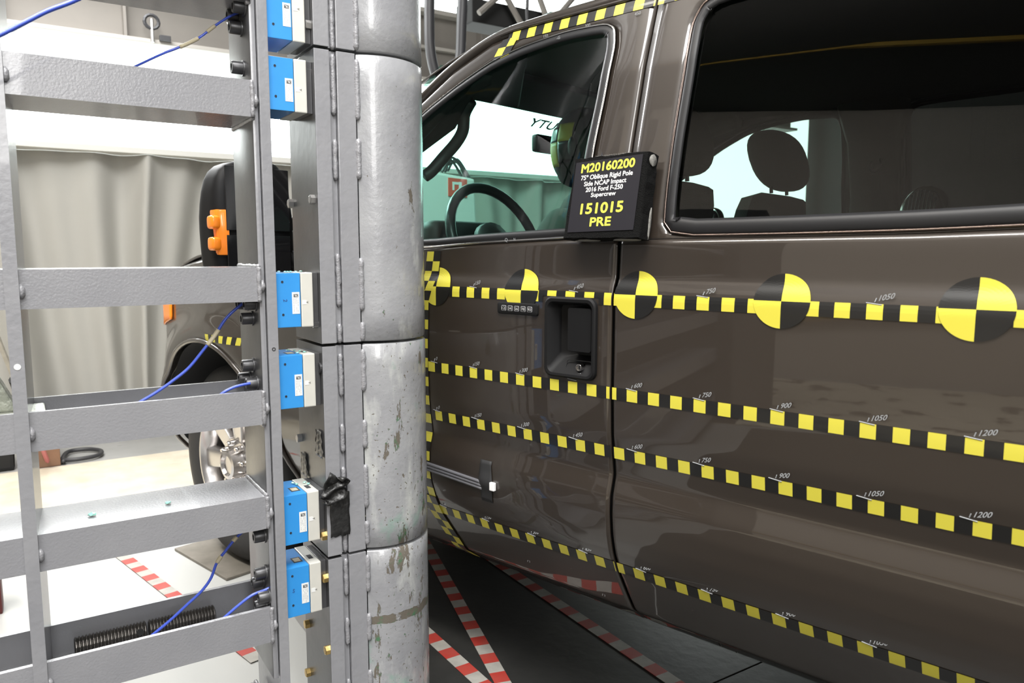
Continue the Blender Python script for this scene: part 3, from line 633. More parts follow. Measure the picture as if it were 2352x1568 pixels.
ro=[(.5515,1.196),(.5515,1.30),(.5515,1.40),(.5515,1.534),(.5515,1.625),(.5515,1.68),(.5515,1.706),(1.0,1.708),(1.4,1.708),(1.56,1.706),(1.62,1.60),(1.64,1.40),(1.66,1.25),(1.68,1.21),(1.3,1.206),(1.1,1.200),(.90,1.198)]
def soften(I,O):
    a=[];b=[]; n=len(I); V=lambda p,q,t:(p[0]+(q[0]-p[0])*t,p[1]+(q[1]-p[1])*t)
    for i in range(n):
        p,v,q=I[i-1],I[i],I[(i+1)%n]; P0,V0,Q0=O[i-1],O[i],O[(i+1)%n]
        x=V(v,p,.27); y=V(v,q,.27); m_=((x[0]+y[0])/2,(x[1]+y[1])/2)
        a+=[x,V(v,m_,.5),y]; b+=[V(V0,P0,.27),V0,V(V0,Q0,.27)]
    return a,b
fi,fo=soften(fi,fo); ri,ro=soften(ri,ro)
HOLE=(.386,.504,.914,1.064)
for side in (0,1):
    fd=lower_panel('front_door',-.742,.546,BELTF,side,None if side else HOLE,60)
    rd=lower_panel('rear_door',.5515,1.68,BELTR,side,None,50)
    if not side: fdoor,rdoor=fd,rd
    I,O=dens(fi,fo,4); ringpanel('front_door_frame',I,O,BODY,side,lambda t:-.004*max(0,(t-.93)/.07)**2-(.002*(1-t)**6))
    I,O=dens(ri,ro,4); ringpanel('rear_door_frame',I,O,BODY,side,lambda t:-.004*max(0,(t-.93)/.07)**2-(.002*(1-t)**6))
    # dark molding between frame and glass
    def shrink(L,dx,dzb,dzt):
        cx=sum(p[0] for p in L)/len(L); cz=1.44; out=[]
        n=len(L)
        for i in range(n):
            a=Vector(L[i-1]);b=Vector(L[i]);c=Vector(L[(i+1)%n]); t=(c-a); t=t.normalized() if t.length>0 else Vector((1,0)); nn=Vector((-t.y,t.x))
            if (Vector((cx,cz))-b).dot(nn)<0: nn=-nn
            dd=dzb if b.y<1.22 else dx
            out.append((b.x+nn.x*dd,b.y+nn.y*dd))
        return out
    I,O=dens(fi,fi,3); I2=shrink(I,.022,.020,.02); o=ringpanel('front_window_molding',I2,I,TRIM,side,lambda t:.0045*math.sin(PI*min(1,t*1.05))**.6,6,True,.006)
    I,O=dens(ri,ri,3); I2=shrink(I,.023,.031,.02); o=ringpanel('rear_window_molding',I2,I,TRIM,side,lambda t:.0055*math.sin(PI*min(1,t*1.05))**.6,6,True,.006)
    for L,nm in ((fi,'front'),(ri,'rear')):
        I,_=dens(L,L,2); bm=bmesh.new(); tube(bm,[sf(x,z,.002,side) for x,z in I],.0024,6,closed=True); obj('molding_edge',bm,CHROME if nm=='front' else mat('bronze_edge_molding',(.16,.125,.11),.22,1),T,True)
    # glass
    for nm,L,m,ze in (('front_window_glass',fi,G_FRONT,0),('rear_window_glass',ri,G_REAR,0)):
        I,_=dens(L,L,2); I=shrink(I,.010,.010,.01); top=[p for p in I if p[1]>=1.22]; x0=min(p[0] for p in I); x1=max(p[0] for p in I)
        rows=[]
        for i in range(41):
            x=x0+.004+(x1-x0-.008)*i/40
            zt=[]
            for a,b in zip(I,I[1:]+I[:1]):
                if (a[0]-x)*(b[0]-x)<=0 and abs(a[0]-b[0])>1e-7: zt.append(a[1]+(b[1]-a[1])*(x-a[0])/(b[0]-a[0]))
            lo,hi=min(zt),max(zt); rows.append([sf(x,lo+(hi-lo)*j/12,-.007,side) for j in range(13)])
        bm=bmesh.new(); grid(bm,rows); obj(nm,bm,m,T,True)
    # jamb seen through the gap between the doors
    bm=bmesh.new(); rows=[[sf(x,z,-.030,side) for x in (.515,.585)] for z in [.345+1.37*i/50 for i in range(51)]]; grid(bm,rows); obj('door_jamb',bm,MATTEB,T,True)
    # front fender with the wheel arch
    rows=[]
    xs=[-1.76+.012*i for i in range(int((1.76-.748)/.012)+1)]+[-.7475]
    for x in xs:
        dx=abs(x+1.2); zb=.45 if x<-1.2 else .36
        if dx<.47: zb=max(zb,.39+math.sqrt(.47**2-dx**2))
        zt=1.172 if x>-1.0 else 1.172-.10*((-1.0-x)/.76)**1.6
        roll=.004*max(0,1-(-.7475-x)/.008)**2; fr_=.16*max(0,(-1.60-x)/.16)**2
        rows.append([sf(x,zb+(zt-zb)*(j/40)**1.0,-roll-fr_-(.02*max(0,(j/40-.94)/.06)**2),side) for j in range(41)])
    bm=bmesh.new(); grid(bm,rows); bmesh.ops.recalc_face_normals(bm,faces=bm.faces); s=sum(f.normal.y for f in bm.faces)
    if (s>0)!=bool(side): bmesh.ops.reverse_faces(bm,faces=bm.faces)
    me=bpy.data.meshes.new('front_fender'); bm.to_mesh(me); bm.free(); fe=solid(link('front_fender',me,BODY,T,True),.012)
    # flared lip and inner liner of the arch
    ph=[PI*(-.04)+PI*1.08*i/40 for i in range(41)]
    bm=bmesh.new(); tube(bm,[sf(-1.2+.472*math.cos(a),.39+.472*math.sin(a),.004,side) for a in ph],.009,8); obj('arch_lip',bm,BODY,T,True)
    bm=bmesh.new(); rows=[]
    for a in ph:
        p=sf(-1.2+.468*math.cos(a),.39+.468*math.sin(a),-.02,side); rows.append([Vector((p.x,p.y+(.5*k/4)*(-1 if side else 1),p.z)) for k in range(5)])
    grid(bm,rows); obj('arch_liner',bm,MATTEB,T,True)
# roof, headliner, underbody
bm=bmesh.new(); rows=[]
for i in range(30):
    x=-.20+2.0*i/29; row=[]
    for j in range(25):
        v=j/24; yy=.150+(YW-.30)*v; cr=math.sin(PI*v)**.45
        xx=x-(.10*math.sin(PI*v)*(1-i/29)); row.append(Vector((xx,yy,1.706+.075*cr*(1-.55*max(0,1-i/7)**1.5)-(.075*max(0,1-i/5)**1.5))))
    rows.append(row)
grid(bm,rows); solid(obj('roof',bm,BODY,T,True),.006,1)
bm=bmesh.new(); rows=[[Vector((-.16+1.94*i/20,.165+(YW-.33)*j/16,1.672+.035*math.sin(PI*j/16)**.5-.02*max(0,1-i/3))) for j in range(17)] for i in range(21)]; grid(bm,rows); obj('headliner',bm,HEADL,T,True)
for side in (0,1):
    bm=bmesh.new(); tube(bm,smoothpath([sf(x,z,-.013,side) for x,z in ((-.80,1.195),(-.64,1.295),(-.38,1.448),(-.18,1.570),(-.06,1.647),(.07,1.700),(.20,1.714),(.5,1.720),(1.0,1.722),(1.7,1.72))],6),.0165,10); obj('roof_rail',bm,BODY,T,True)
    # windshield pillar trim on the inside
    bm=bmesh.new(); yy=lambda y:YW-y if side else y
    A_=[Vector((x,yy(y),z)) for x,y,z in ((-.74,.10,1.20),(-.45,.14,1.37),(-.22,.17,1.53),(-.08,.20,1.62),(.10,.22,1.665))]
    tube(bm,smoothpath(A_,5),[.034]*21,8); obj('pillar_trim',bm,DARKI if not side else BEIGE,T,True)
    # centre pillar trim
    bm=bmesh.new(); pr=[]
    for z,xa,xb,d in ((.45,.40,.72,.06),(1.10,.42,.70,.055),(1.20,.46,.66,.05),(1.36,.475,.635,.07),(1.55,.47,.64,.115),(1.69,.44,.68,.16)):
        row=[]
        for x,k in ((xa,0),(xa+.015,.03),((xa+xb)/2,.045),(xb-.015,.03),(xb,0)): row.append(Vector((x,yy(d+k),z)))
        pr.append(row)
    grid(bm,pr); solid(obj('centre_pillar_trim',bm,BEIGE,T,True),.012,0)
    # inner door trims
    for x0,x1 in ((-.70,.52),(.58,1.60)):
        bm=bmesh.new(); wbox(bm,x0,x1,*sorted((yy(.050),yy(.125))),.52,1.178,.012); obj('door_trim',bm,DARKI,T,True)
    bm=bmesh.new(); wbox(bm,-.60,1.6,*sorted((yy(.26),yy(.60))),.345,.42); obj('sill',bm,MATTEB,T)
# belt anchor on the far centre pillar
bm=bmesh.new(); tube(bm,smoothpath([(.575,YW-.135,1.50),(.555,YW-.15,1.47),(.575,YW-.16,1.445),(.595,YW-.15,1.47),(.58,YW-.135,1.50)],4),.006,6); obj('belt_guide',bm,BLACKP,T,True)
bm=bmesh.new(); hexa(bm,[(.56,YW-.150,1.25),(.60,YW-.150,1.25),(.60,YW-.147,1.25),(.56,YW-.147,1.25),(.565,YW-.158,1.47),(.59,YW-.158,1.47),(.59,YW-.154,1.47),(.565,YW-.154,1.47)]); obj('seat_belt',bm,mat('belt_webbing',(.09,.085,.075),.8),T)
# floor and chassis under the cab, firewall, cab back
bm=bmesh.new(); wbox(bm,-.72,1.78,.22,YW-.22,.37,.44,.01); obj('cab_floor',bm,MATTEB,T)
for y in (.52,YW-.62):
    bm=bmesh.new(); wbox(bm,-1.66,2.3,y,y+.09,.34,.48,.006); obj('frame_rail',bm,MATTEB,T)
bm=bmesh.new(); wbox(bm,-1.5,-.68,.50,YW-.50,.44,1.05,.03); obj('engine_bay',bm,MATTEB,T)
bm=bmesh.new(); lathe(bm,(-1.2,.20,.39),(0,1,0),[(0,.05),(.1,.06),(.5,.06),(.6,.13),(.95,.13),(1.0,.06),(1.5,.06)],14); obj('front_axle',bm,MATTEB,T,True)
bm=bmesh.new(); wbox(bm,1.76,1.80,.10,YW-.10,.42,1.25); wbox(bm,1.76,1.80,.12,.34,1.25,1.69); wbox(bm,1.76,1.80,YW-.34,YW-.12,1.25,1.69); wbox(bm,1.76,1.80,.34,YW-.34,1.62,1.69); obj('cab_back',bm,BODY,T)
bm=bmesh.new(); wbox(bm,1.775,1.782,.34,YW-.34,1.25,1.62); obj('back_window_glass',bm,G_REAR,T)
for side in (0,1):
    rows=[[sf(x0_+(1.80-x0_)*q,z,0,side) for q in (0,.3,.65,1)] for z,x0_ in [(z_,float(np.interp(z_,[1.20,1.21,1.25,1.40,1.60,1.706],[1.684,1.684,1.664,1.644,1.624,1.566]))) for z_ in [DB+(1.706-DB)*j/60 for j in range(61)]]]; bm=bmesh.new(); grid(bm,rows); solid(obj('cab_corner',bm,BODY,T,True),.012,0)
bm=bmesh.new(); rows=[]
for j in range(40):
    z=.52+.78*j/39; rows.append([Vector((x,sf(1.6,min(z,1.10)).y,z)) for x in (1.84,2.3,2.7)])
grid(bm,rows); solid(obj('bed_side',bm,BODY,T,True),.03,0)
# hood, front end
bm=bmesh.new(); rows=[]
for i in range(24):
    x=-1.74+1.02*i/23; row=[]
    for j in range(25):
        v=j/24; z=1.165+.055*math.sin(PI*v)**.5+.03*math.exp(-((v-.5)/.2)**2)
        z-=.14*max(0,1-i/12)**1.8
        y0=Yb(x,1.165)+.018+(.16*max(0,(-1.60-x)/.16)**2)
        row.append(Vector((x,y0+(YW-2*y0)*v,z+.004)))
    rows.append(row)
grid(bm,rows); solid(obj('hood',bm,BODY,T,True),.01,0)
bm=bmesh.new(); wbox(bm,-1.755,-1.70,.62,YW-.62,.72,1.04,.02); gr=obj('grille',bm,MATTEB,T)
for k in range(4):
    bm=bmesh.new(); wbox(bm,-1.785,-1.755,.64,YW-.64,.75+.07*k,.785+.07*k,.006); obj('grille_bar',bm,CHROME,gr)
bm=bmesh.new(); rows=[]
for i in range(19):
    t=i/18; ang=PI*t; x=-1.70-.13*math.sin(ang)**.5; y=.06+(YW-.12)*t; rows.append([Vector((x+.03*(1-math.sin(PI*k/6)),y,.44+.25*k/6)) for k in range(7)])
grid(bm,rows); solid(obj('front_bumper',bm,CHROME,T,True),.01,0)
for side in (0,1):
    yy=lambda y:YW-y if side else y
    bm=bmesh.new(); p=[sf(-1.52,.90,.008,side),sf(-1.52,1.02,.008,side),sf(-1.64,.86,-.01,side),sf(-1.64,1.04,-.01,side)]
    rows=[[sf(-1.645+.12*i/8,z0,.006-.165*max(0,(-1.60-(-1.645+.12*i/8))/.16)**2,side) for z0 in (.885+.004*i,.93,.97,1.0+.003*i)] for i in range(9)]; grid(bm,rows); solid(obj('marker_lens',bm,ORANGE,T,True),.008,0)
    bm=bmesh.new(); rows=[[Vector((-1.75-.02*math.sin(PI*i/8),yy(.14+.44*i/8),z0)) for z0 in (.76,.84,.92,1.0,1.04)] for i in range(9)]; grid(bm,rows); solid(obj('headlamp',bm,LENS,T,True),.02,0)
# windshield, header, banner
def wsp(y,s):     # s=0 lower edge, 1 upper edge
    v=(y-.10)/(YW-.20); b=.07*math.sin(PI*v)
    return Vector((-.80-b+(.62)*s,y+(.5-v)*.10*s,1.195+.437*s+.012*math.sin(PI*v)))
bm=bmesh.new(); rows=[[wsp(.10+(YW-.20)*i/24,1.09*j/10) for j in range(11)] for i in range(25)]; grid(bm,rows); ws=obj('windshield',bm,G_WS,T,True)
bm=bmesh.new(); rows=[[wsp(.10+(YW-.20)*i/24,1.055+.10*j/3)-Vector((0,0,.006+.004*j)) for j in range(4)] for i in range(25)]; grid(bm,rows); solid(obj('header_trim',bm,DARKI,T,True),.03,-1)
def on_ws(px,py):
    r=ray(px,py); t=2.0
    for _ in range(40):
        q=CAM+r*t; v=(q.y-.1)/(YW-.2); s=(q.z-1.195-.012*math.sin(PI*v))/.437; X=-.80-.07*math.sin(PI*v)+.62*s; t+=(X-q.x)/r.x*.6
    return CAM+r*t
p0=on_ws(1213,288); p1=on_ws(1292,306)
text('windshield_lettering','SUPER DUTY',p0+Vector((-.004,0,0)),Vector((0,-1,0)),Vector((.8,0,.6)),mat('dark_grey_letters',(.02,.03,.03),.6),ws,width=.42,cap=.036,align='RIGHT',heavy=.035)
# sun visor
bm=bmesh.new(); hexa(bm,[(-.14,.30,1.600),(-.02,.30,1.655),(-.02,.80,1.655),(-.14,.80,1.600),(-.145,.30,1.620),(-.025,.30,1.675),(-.025,.80,1.675),(-.145,.80,1.620)],.006); obj('sun_visor',bm,DARKI,T,True)
bm=bmesh.new(); rows=[]
for (xo,yo),(xi,yi) in zip(((925,305),(965,270),(1000,238),(1060,192),(1130,146),(1215,112)),((925,388),(965,352),(1000,326),(1045,292),(1082,226),(1190,246))):
    po=onY(xo,yo,.150); pi_=onY(xi,yi,.255); rows.append([po.lerp(pi_,k/5)+Vector((0,0,.008*math.sin(PI*k/5))) for k in range(6)])
grid(bm,rows); solid(obj('pillar_cover',bm,DARKI,T,True),.01,0)
# grab handle on the near windshield pillar
h1=[]
for px,py,Y in ((1082,232,.255),(1067,262,.26),(1063,300,.26),(1046,330,.25),(1018,362,.23),(992,392,.20),(975,405,.18)):
    h1.append(onY(px,py,Y))
bm=bmesh.new(); tube(bm,smoothpath(h1,5),.017,10); gh=obj('grab_handle',bm,DARKI,T,True)
# dash, steering wheel, mirror inside
bm=bmesh.new(); rows=[]
prof=[(-.80,1.175),(-.62,1.215),(-.46,1.225),(-.40,1.19),(-.38,1.05),(-.45,.80),(-.62,.62)]
for j in range(13):
    y=.16+(YW-.32)*j/12; rows.append([Vector((x,y,z+(.028*math.exp(-((y-.5)/.16)**2) if i in (2,3) else 0))) for i,(x,z) in enumerate(prof)])
grid(bm,rows); obj('dashboard',bm,DARKI,T,True)
bm=bmesh.new(); wbox(bm,-.44,-.36,.34,.66,1.16,1.275,.03); obj('gauge_hood',bm,DARKI,T,True)
swc=Vector((-.245,.50,1.205)); ax=Vector((.92,0,.39)).normalized(); u_=Vector((0,1,0)); v_=ax.cross(u_).normalized()
sw=None
bm=bmesh.new(); tube(bm,[swc+(u_*math.cos(a)+v_*math.sin(a))*.190 for a in [2*PI*i/40 for i in range(40)]],.0165,10,closed=True); sw=obj('steering_wheel',bm,mat('black_wheel_leather',(.022,.024,.024),.35),T,True)
bm=bmesh.new(); lathe(bm,swc-ax*.035,ax,[(0,.05),(.01,.075),(.035,.07),(.045,.03)],20); obj('wheel_hub',bm,DARKI,sw,True)
for a in (0,PI,-PI/2 if (v_.z>0) else PI/2):
    bm=bmesh.new(); tube(bm,[swc-ax*.01,swc+(u_*math.cos(a)+v_*math.sin(a))*.185],.014,8); obj('spoke',bm,DARKI,sw,True)
bm=bmesh.new(); tube(bm,[swc-ax*.03,swc-ax*.25],.035,12); obj('steering_column',bm,DARKI,T,True)
m0=onY(1262,333,.80); bm=bmesh.new(); hexa(bm,[m0+Vector((x,y,z)) for z in (-.030,.030) for x,y in ((-.02,-.075),(.015,-.08),(.015,.14),(-.02,.14))],.012); rm=obj('rear_view_mirror',bm,BLACKP,T,True)
bm=bmesh.new(); tube(bm,[m0+Vector((-.01,.11,.02)),m0+Vector((-.05,.12,.075))],.01,8); obj('mirror_stem',bm,BLACKP,rm,True)
# seats
def seat(cx,cy,hx=None):
    bm=bmesh.new(); wbox(bm,cx-.26,cx+.24,cy-.26,cy+.26,.52,.80,.06); s_=obj('seat',bm,CLOTH,T,True)
    bm=bmesh.new(); hexa(bm,[(cx+.18,cy-.25,.74),(cx+.32,cy-.25,.74),(cx+.32,cy+.25,.74),(cx+.18,cy+.25,.74),(cx+.31,cy-.17,1.36),(cx+.43,cy-.17,1.36),(cx+.43,cy+.17,1.36),(cx+.31,cy+.17,1.36)],.06); obj('backrest',bm,CLOTH,s_,True)
    bm=bmesh.new(); bmesh.ops.create_uvsphere(bm,u_segments=24,v_segments=16,radius=1)
    hc=Vector((cx+.375,cy,1.465))
    for v in bm.verts:
        x,y,z=v.co; k=1-.25*max(0,-z)
        f=lambda q:math.copysign(abs(q)**.75,q)
        v.co=hc+Vector((f(x)*.072-.030*f(z),f(y)*.128*k,f(z)*.098))
    hr=obj('headrest',bm,CLOTH,s_,True)
    for d in (-.06,.06):
        bm=bmesh.new(); tube(bm,[(cx+.38,cy+d,1.36),(cx+.375,cy+d,1.43)],.006,8); obj('headrest_post',bm,CHROME,s_,True)
seat(.015,1.15); seat(.02,.49)
# round ribbed lamps with bright rims standing on the far window ledge
for px,py,Y,rr in ((2128,487,1.40,.080),(1640,512,1.42,.056)):
    c=onY(px,py,Y); t_=T
    bm=bmesh.new(); lathe(bm,c,Vector((-.35,-.9,.1)),[(0,rr),(.01,rr*1.03),(.02,rr),(.022,rr*.90)],32,cap=True); lp=obj('round_speaker',bm,CHROME,T,True)
    bm=bmesh.new(); lathe(bm,c,Vector((-.35,-.9,.1)),[(.018,rr*.88),(.03,rr*.8),(.036,rr*.5),(.038,.001)],32); obj('speaker_cover',bm,MATTEB,lp,True)
    for k in range(-4,5):
        ax_,uu_,vv_=frame(Vector((-.35,-.9,.1))); hh=rr*.82*math.sqrt(max(0,1-(k/5)**2)); bm=bmesh.new()
        tube(bm,[c+ax_*.034+uu_*(k*rr*.16)-vv_*hh,c+ax_*.040+uu_*(k*rr*.16),c+ax_*.034+uu_*(k*rr*.16)+vv_*hh],.0016,6); obj('rib',bm,HEXM,lp,True)
# door handle: recessed cup, frame, flap, lock
def rr_loop(x0,x1,z0,z1,r,n=6):
    L=[]
    for cx_,cz_,a0 in ((x1-r,z1-r,0),(x0+r,z1-r,PI/2),(x0+r,z0+r,PI),(x1-r,z0+r,1.5*PI)):
        for i in range(n+1): L.append((cx_+r*math.cos(a0+PI/2*i/n),cz_+r*math.sin(a0+PI/2*i/n)))
    return L
def stack(bm,loops):
    R_=[[bm.verts.new(sf(x,z,o)) for x,z in L] for L,o in loops]
    for A,Q in zip(R_,R_[1:]):
        for i in range(len(A)): bm.faces.new((A[i],A[(i+1)%len(A)],Q[(i+1)%len(A)],Q[i]))
    bm.faces.new(R_[-1]); return R_
bm=bmesh.new()
stack(bm,[(rr_loop(.3735,.5125,.9045,1.0790,.020),-.001),(rr_loop(.3745,.5115,.9055,1.0780,.020),.006),(rr_loop(.378,.508,.909,1.0745,.018),.009),(rr_loop(.384,.503,.914,1.0680,.015),.008),
 (rr_loop(.388,.500,.918,1.064,.013),.002),(rr_loop(.400,.499,.945,1.062,.013),-.022),(rr_loop(.430,.498,.952,1.060,.010),-.034)])
dh=obj('door_handle',bm,BLACKP,fdoor,True,35)
bm=bmesh.new(); stack(bm,[(rr_loop(.4345,.4985,.9625,1.0565,.006),-.030),(rr_loop(.4345,.4985,.9625,1.0565,.006),-.001),(rr_loop(.436,.497,.964,1.055,.005),.002)]); obj('handle_flap',bm,BLACKP,fdoor,True,35)
bm=bmesh.new(); tube(bm,[sf(x,z,-.0105+.006*(z<.93)) for x,z in rr_loop(.425,.494,.917,.943,.008)],.0009,6,closed=True); obj('handle_groove',bm,MATTEB,fdoor,True)
bm=bmesh.new(); lathe(bm,sf(.467,.930,-.016),(0,-1,0),[(0,.0085),(.018,.0085),(.0195,.0075),(.0195,.006),(.017,.006)],24); lk=obj('lock_cylinder',bm,CHROME,fdoor,True,35)
bm=bmesh.new(); q=sf(.467,.930,.0015); hexa(bm,[q+Vector((x,y,z)) for z in (-.004,.004) for x,y in ((-.001,-.001),(.001,-.001),(.001,.0002),(-.001,.0002))]); obj('keyhole',bm,MATTEB,fdoor)
# door keypad
bm=bmesh.new(); stack(bm,[(rr_loop(.231,.3535,1.0325,1.0605,.006),0),(rr_loop(.232,.3525,1.0335,1.0595,.006),.004),(rr_loop(.235,.3495,1.036,1.057,.005),.0055)]); kp=obj('keypad',bm,BLACKP,fdoor,True,35)
for i,s in enumerate(('1·2','3·4','5·6','7·8','9·0')):
    x=.2535+.0195*i; bm=bmesh.new(); stack(bm,[(rr_loop(x-.0072,x+.0072,1.0405,1.0530,.002),.0053),(rr_loop(x-.0068,x+.0068,1.0409,1.0526,.002),.0066)]); kb=obj('keypad_button',bm,mat('grey_key_rim',(.25,.25,.26),.4),kp)
    bm=bmesh.new(); stack(bm,[(rr_loop(x-.0056,x+.0056,1.0419,1.0516,.0015),.0065),(rr_loop(x-.0056,x+.0056,1.0419,1.0516,.0015),.0069)]); obj('key_face',bm,BLACKP,kp)
    text('key_digits',s.replace('·',''),sf(x,1.0437,.0071),(1,0,0),(0,0,1),mat('pale_key_digits',(.5,.5,.5),.5),kp,width=.0095,cap=.0062,depth=.0001)
# wheel
def wheel(cy,face):
    s=-1 if face==0 else 1; ax=Vector((0,s,0)); c=Vector((-1.20,cy,.389))
    bm=bmesh.new(); lathe(bm,c-ax*.245,ax,[(0,.222),(.0,.30),(.012,.345),(.035,.368),(.06,.3745),(.12,.3755),(.18,.3745),(.21,.368),(.233,.345),(.245,.30),(.243,.24),(.230,.222)],64,cap=False); ty=obj('tyre',bm,RUB,T,True,50)
    bm=bmesh.new(); lathe(bm,c-ax*.235,ax,[(0,.20),(.0,.226),(.01,.226),(.02,.205),(.13,.20),(.21,.212),(.228,.226),(.236,.226),(.236,.218),(.215,.204),(.13,.19),(.10,.19)],56,cap=False); rim=obj('rim',bm,ALLOY,T,True,50)
    bm=bmesh.new(); lathe(bm,c-ax*.10,ax,[(0,.195),(.004,.195),(.006,.10)],40,cap=True); obj('brake_disc',bm,MATTEB,rim,True)
    for k in range(7):
        a=2*PI*k/7+.5; d=Vector((math.cos(a),0,math.sin(a))); t_=Vector((-math.sin(a),0,math.cos(a)))
        bm=bmesh.new(); pts=[]
        hexa(bm,[c+ax*-.075+d*.07-t_*.034,c+ax*-.055+d*.205-t_*.046,c+ax*-.055+d*.205+t_*.046,c+ax*-.075+d*.07+t_*.034,c+ax*-.035+d*.07-t_*.028,c+ax*-.016+d*.206-t_*.036,c+ax*-.016+d*.206+t_*.036,c+ax*-.035+d*.07+t_*.028],.008); obj('spoke',bm,ALLOY,rim,True,40)
    bm=bmesh.new(); lathe(bm,c-ax*.08,ax,[(0,.102),(.045,.100),(.05,.094),(.046,.062),(.060,.058),(.085,.052),(.088,.040),(.078,.034)],40); obj('hub',bm,ALLOY,rim,True,40)
    for k in range(8):
        a=2*PI*k/8+.2; d=Vector((math.cos(a),0,math.sin(a))); bm=bmesh.new(); lathe(bm,c-ax*.035+d*.078,ax,[(0,.0115),(.022,.0105),(.028,.006)],10); obj('lug_nut',bm,CHROME,rim,True,40)
wheel(.055,0); wheel(YW-.055,1)
# near side mirror, with an orange lamp
def mirror(side):
    yy=lambda y:YW-y if side else y
    bm=bmesh.new(); bmesh.ops.create_cube(bm,size=1); bmesh.ops.subdivide_edges(bm,edges=bm.edges[:],cuts=8,use_grid_fill=True)
    for v in bm.verts:
        x,y,z=v.co*2; 
        n=(abs(x)**6+abs(y)**6+abs(z)**6)**(1/6.0)
        v.co=Vector((x/n,y/n,z/n)); x,y,z=v.co
        tp=1-.16*max(0,z)**2*(-1 if False else 1)
        v.co=Vector((-.665+.07*x*(1-.25*abs(z))-.02,yy(-.115+.125*y*tp),1.255+.187*z-.02*max(0,(-y))*max(0,z)))
    mb=obj('side_mirror',bm,BLACKP,T,True)
    for z0,z1,nm in ((1.235,1.415,'mirror_glass'),(1.095,1.222,'wide_angle_glass')):
        bm=bmesh.new(); hexa(bm,[(-.617,yy(-.215),z0),(-.6135,yy(-.215),z0),(-.6135,yy(-.015),z0),(-.617,yy(-.015),z0),(-.617,yy(-.215),z1),(-.6135,yy(-.215),z1),(-.6135,yy(-.015),z1),(-.617,yy(-.015),z1)],.0015); obj(nm,bm,mat('dark_reflection_glass',(.01,.01,.011),.10,.0,.0),mb)  # near-black base stands for the dark surroundings reflected in the mirror
    for zc,hh in ((1.229,.064),):
        bm=bmesh.new(); hexa(bm,[(-.665,yy(-.236),zc-hh),(-.628,yy(-.236),zc-hh),(-.612,yy(-.206),zc-hh),(-.66,yy(-.20),zc-hh),(-.665,yy(-.240),zc+hh),(-.628,yy(-.242),zc+hh),(-.612,yy(-.208),zc+hh),(-.66,yy(-.20),zc+hh)],.007); lb_=obj('lamp_base',bm,ORANGE,mb,True,50)
    for zc in (1.257,1.197):
        bm=bmesh.new(); bmesh.ops.create_uvsphere(bm,u_segments=24,v_segments=16,radius=1)
        for v in bm.verts:
            c_=[math.copysign(abs(q)**.5,q) for q in v.co]; v.co=Vector((-.640+c_[0]*.019,yy(-.240+c_[1]*.014),zc+c_[2]*.0195))
        obj('marker_lamp',bm,ORANGE,mb,True)
    bm=bmesh.new(); tube(bm,[(-.66,yy(-.02),1.16),(-.64,yy(.03),1.14),(-.62,yy(.05),1.14)],.03,8); obj('mirror_arm',bm,BLACKP,mb,True)
mirror(0); mirror(1)
# flat cable held to the door by tape, with a white plug
bm=bmesh.new()
for k in range(3):
    tube(bm,[sf(x,.632-.008*k-.05*(x+.05)+.0,.003) for x in [-.06+.235*i/20 for i in range(21)]],.0042,8)
fc=obj('flat_cable',bm,mat('grey_ribbed_cable',(.11,.11,.12),.4),T,True)
bm=bmesh.new(); rows=[[sf(.166+.044*i/6+(-.006*(abs(j-5)/5) if i==6 else .003*(abs(j-5)/5)),.573+.103*j/10,.0015+.009*math.exp(-((j-5)/1.8)**2)*math.sin(PI*min(1,(i+.5)/6.5))) for j in range(11)] for i in range(7)]; grid(bm,rows); solid(obj('tape_patch',bm,mat('matt_black_cloth_tape',(.014,.014,.015),.7),T,True),.0008)
bm=bmesh.new(); q=sf(.2125,.618,.006); hexa(bm,[q+Vector((x,y,z)) for z in (-.010,.010) for x,y in ((-.006,-.004),(.009,-.004),(.009,.005),(-.006,.005))],.002); obj('white_plug',bm,mat('white_plastic',(.8,.8,.8),.35),T)
# ---- marker tapes, laid on the body surface
def mtape(name,x0,x1,zt,phase,zh=.025,side=0,off=.0011,zfun=None,skip=()):
    bm=bmesh.new(); k=math.floor((x0-phase)/.025); x=phase+k*.025
    while x<x1-1e-6:
        a=max(x,x0); b=min(x+.025,x1); mi=int(round((x-phase)/.025))%2
        if b-a>.0005:
            rows=[]
            for i in range(4):
                xx=a+(b-a)*i/3; z1=zt+(zfun(xx) if zfun else 0); rows.append([sf(xx,z1-zh+zh*j/4,off,side) for j in range(5)])
            grid(bm,rows,mi)
        x+=.025
    bmesh.ops.remove_doubles(bm,verts=bm.verts,dist=1e-6)
    me=bpy.data.meshes.new(name); bmesh.ops.recalc_face_normals(bm,faces=bm.faces); bm.to_mesh(me); bm.free()
    o=link(name,me,[YEL,BLK],T,False); return o
for xa,xb in ((-.60,.5455),(.552,1.62)):
    mtape('marker_tape',xa,xb,.898,-.0125); mtape('marker_tape',xa,xb,.7725,.004); mtape('marker_tape',xa,xb,.5165,-.007)
mtape('marker_tape',-.30,.3655,1.0905,-.0225); mtape('marker_tape',.3655,.5455,1.0905,-.0225,.0118)
mtape('marker_tape',.515,.5455,1.0787,-.0225,.0132)
mtape('marker_tape',.552,1.62,1.0905,-.0125)
for xa,xb in ((.13,.5455),(.552,1.62)): mtape('marker_tape',xa,xb,1.7045,-.0085,.024)
mtape('marker_tape',-1.15,-.7475,.890,-1.15); 
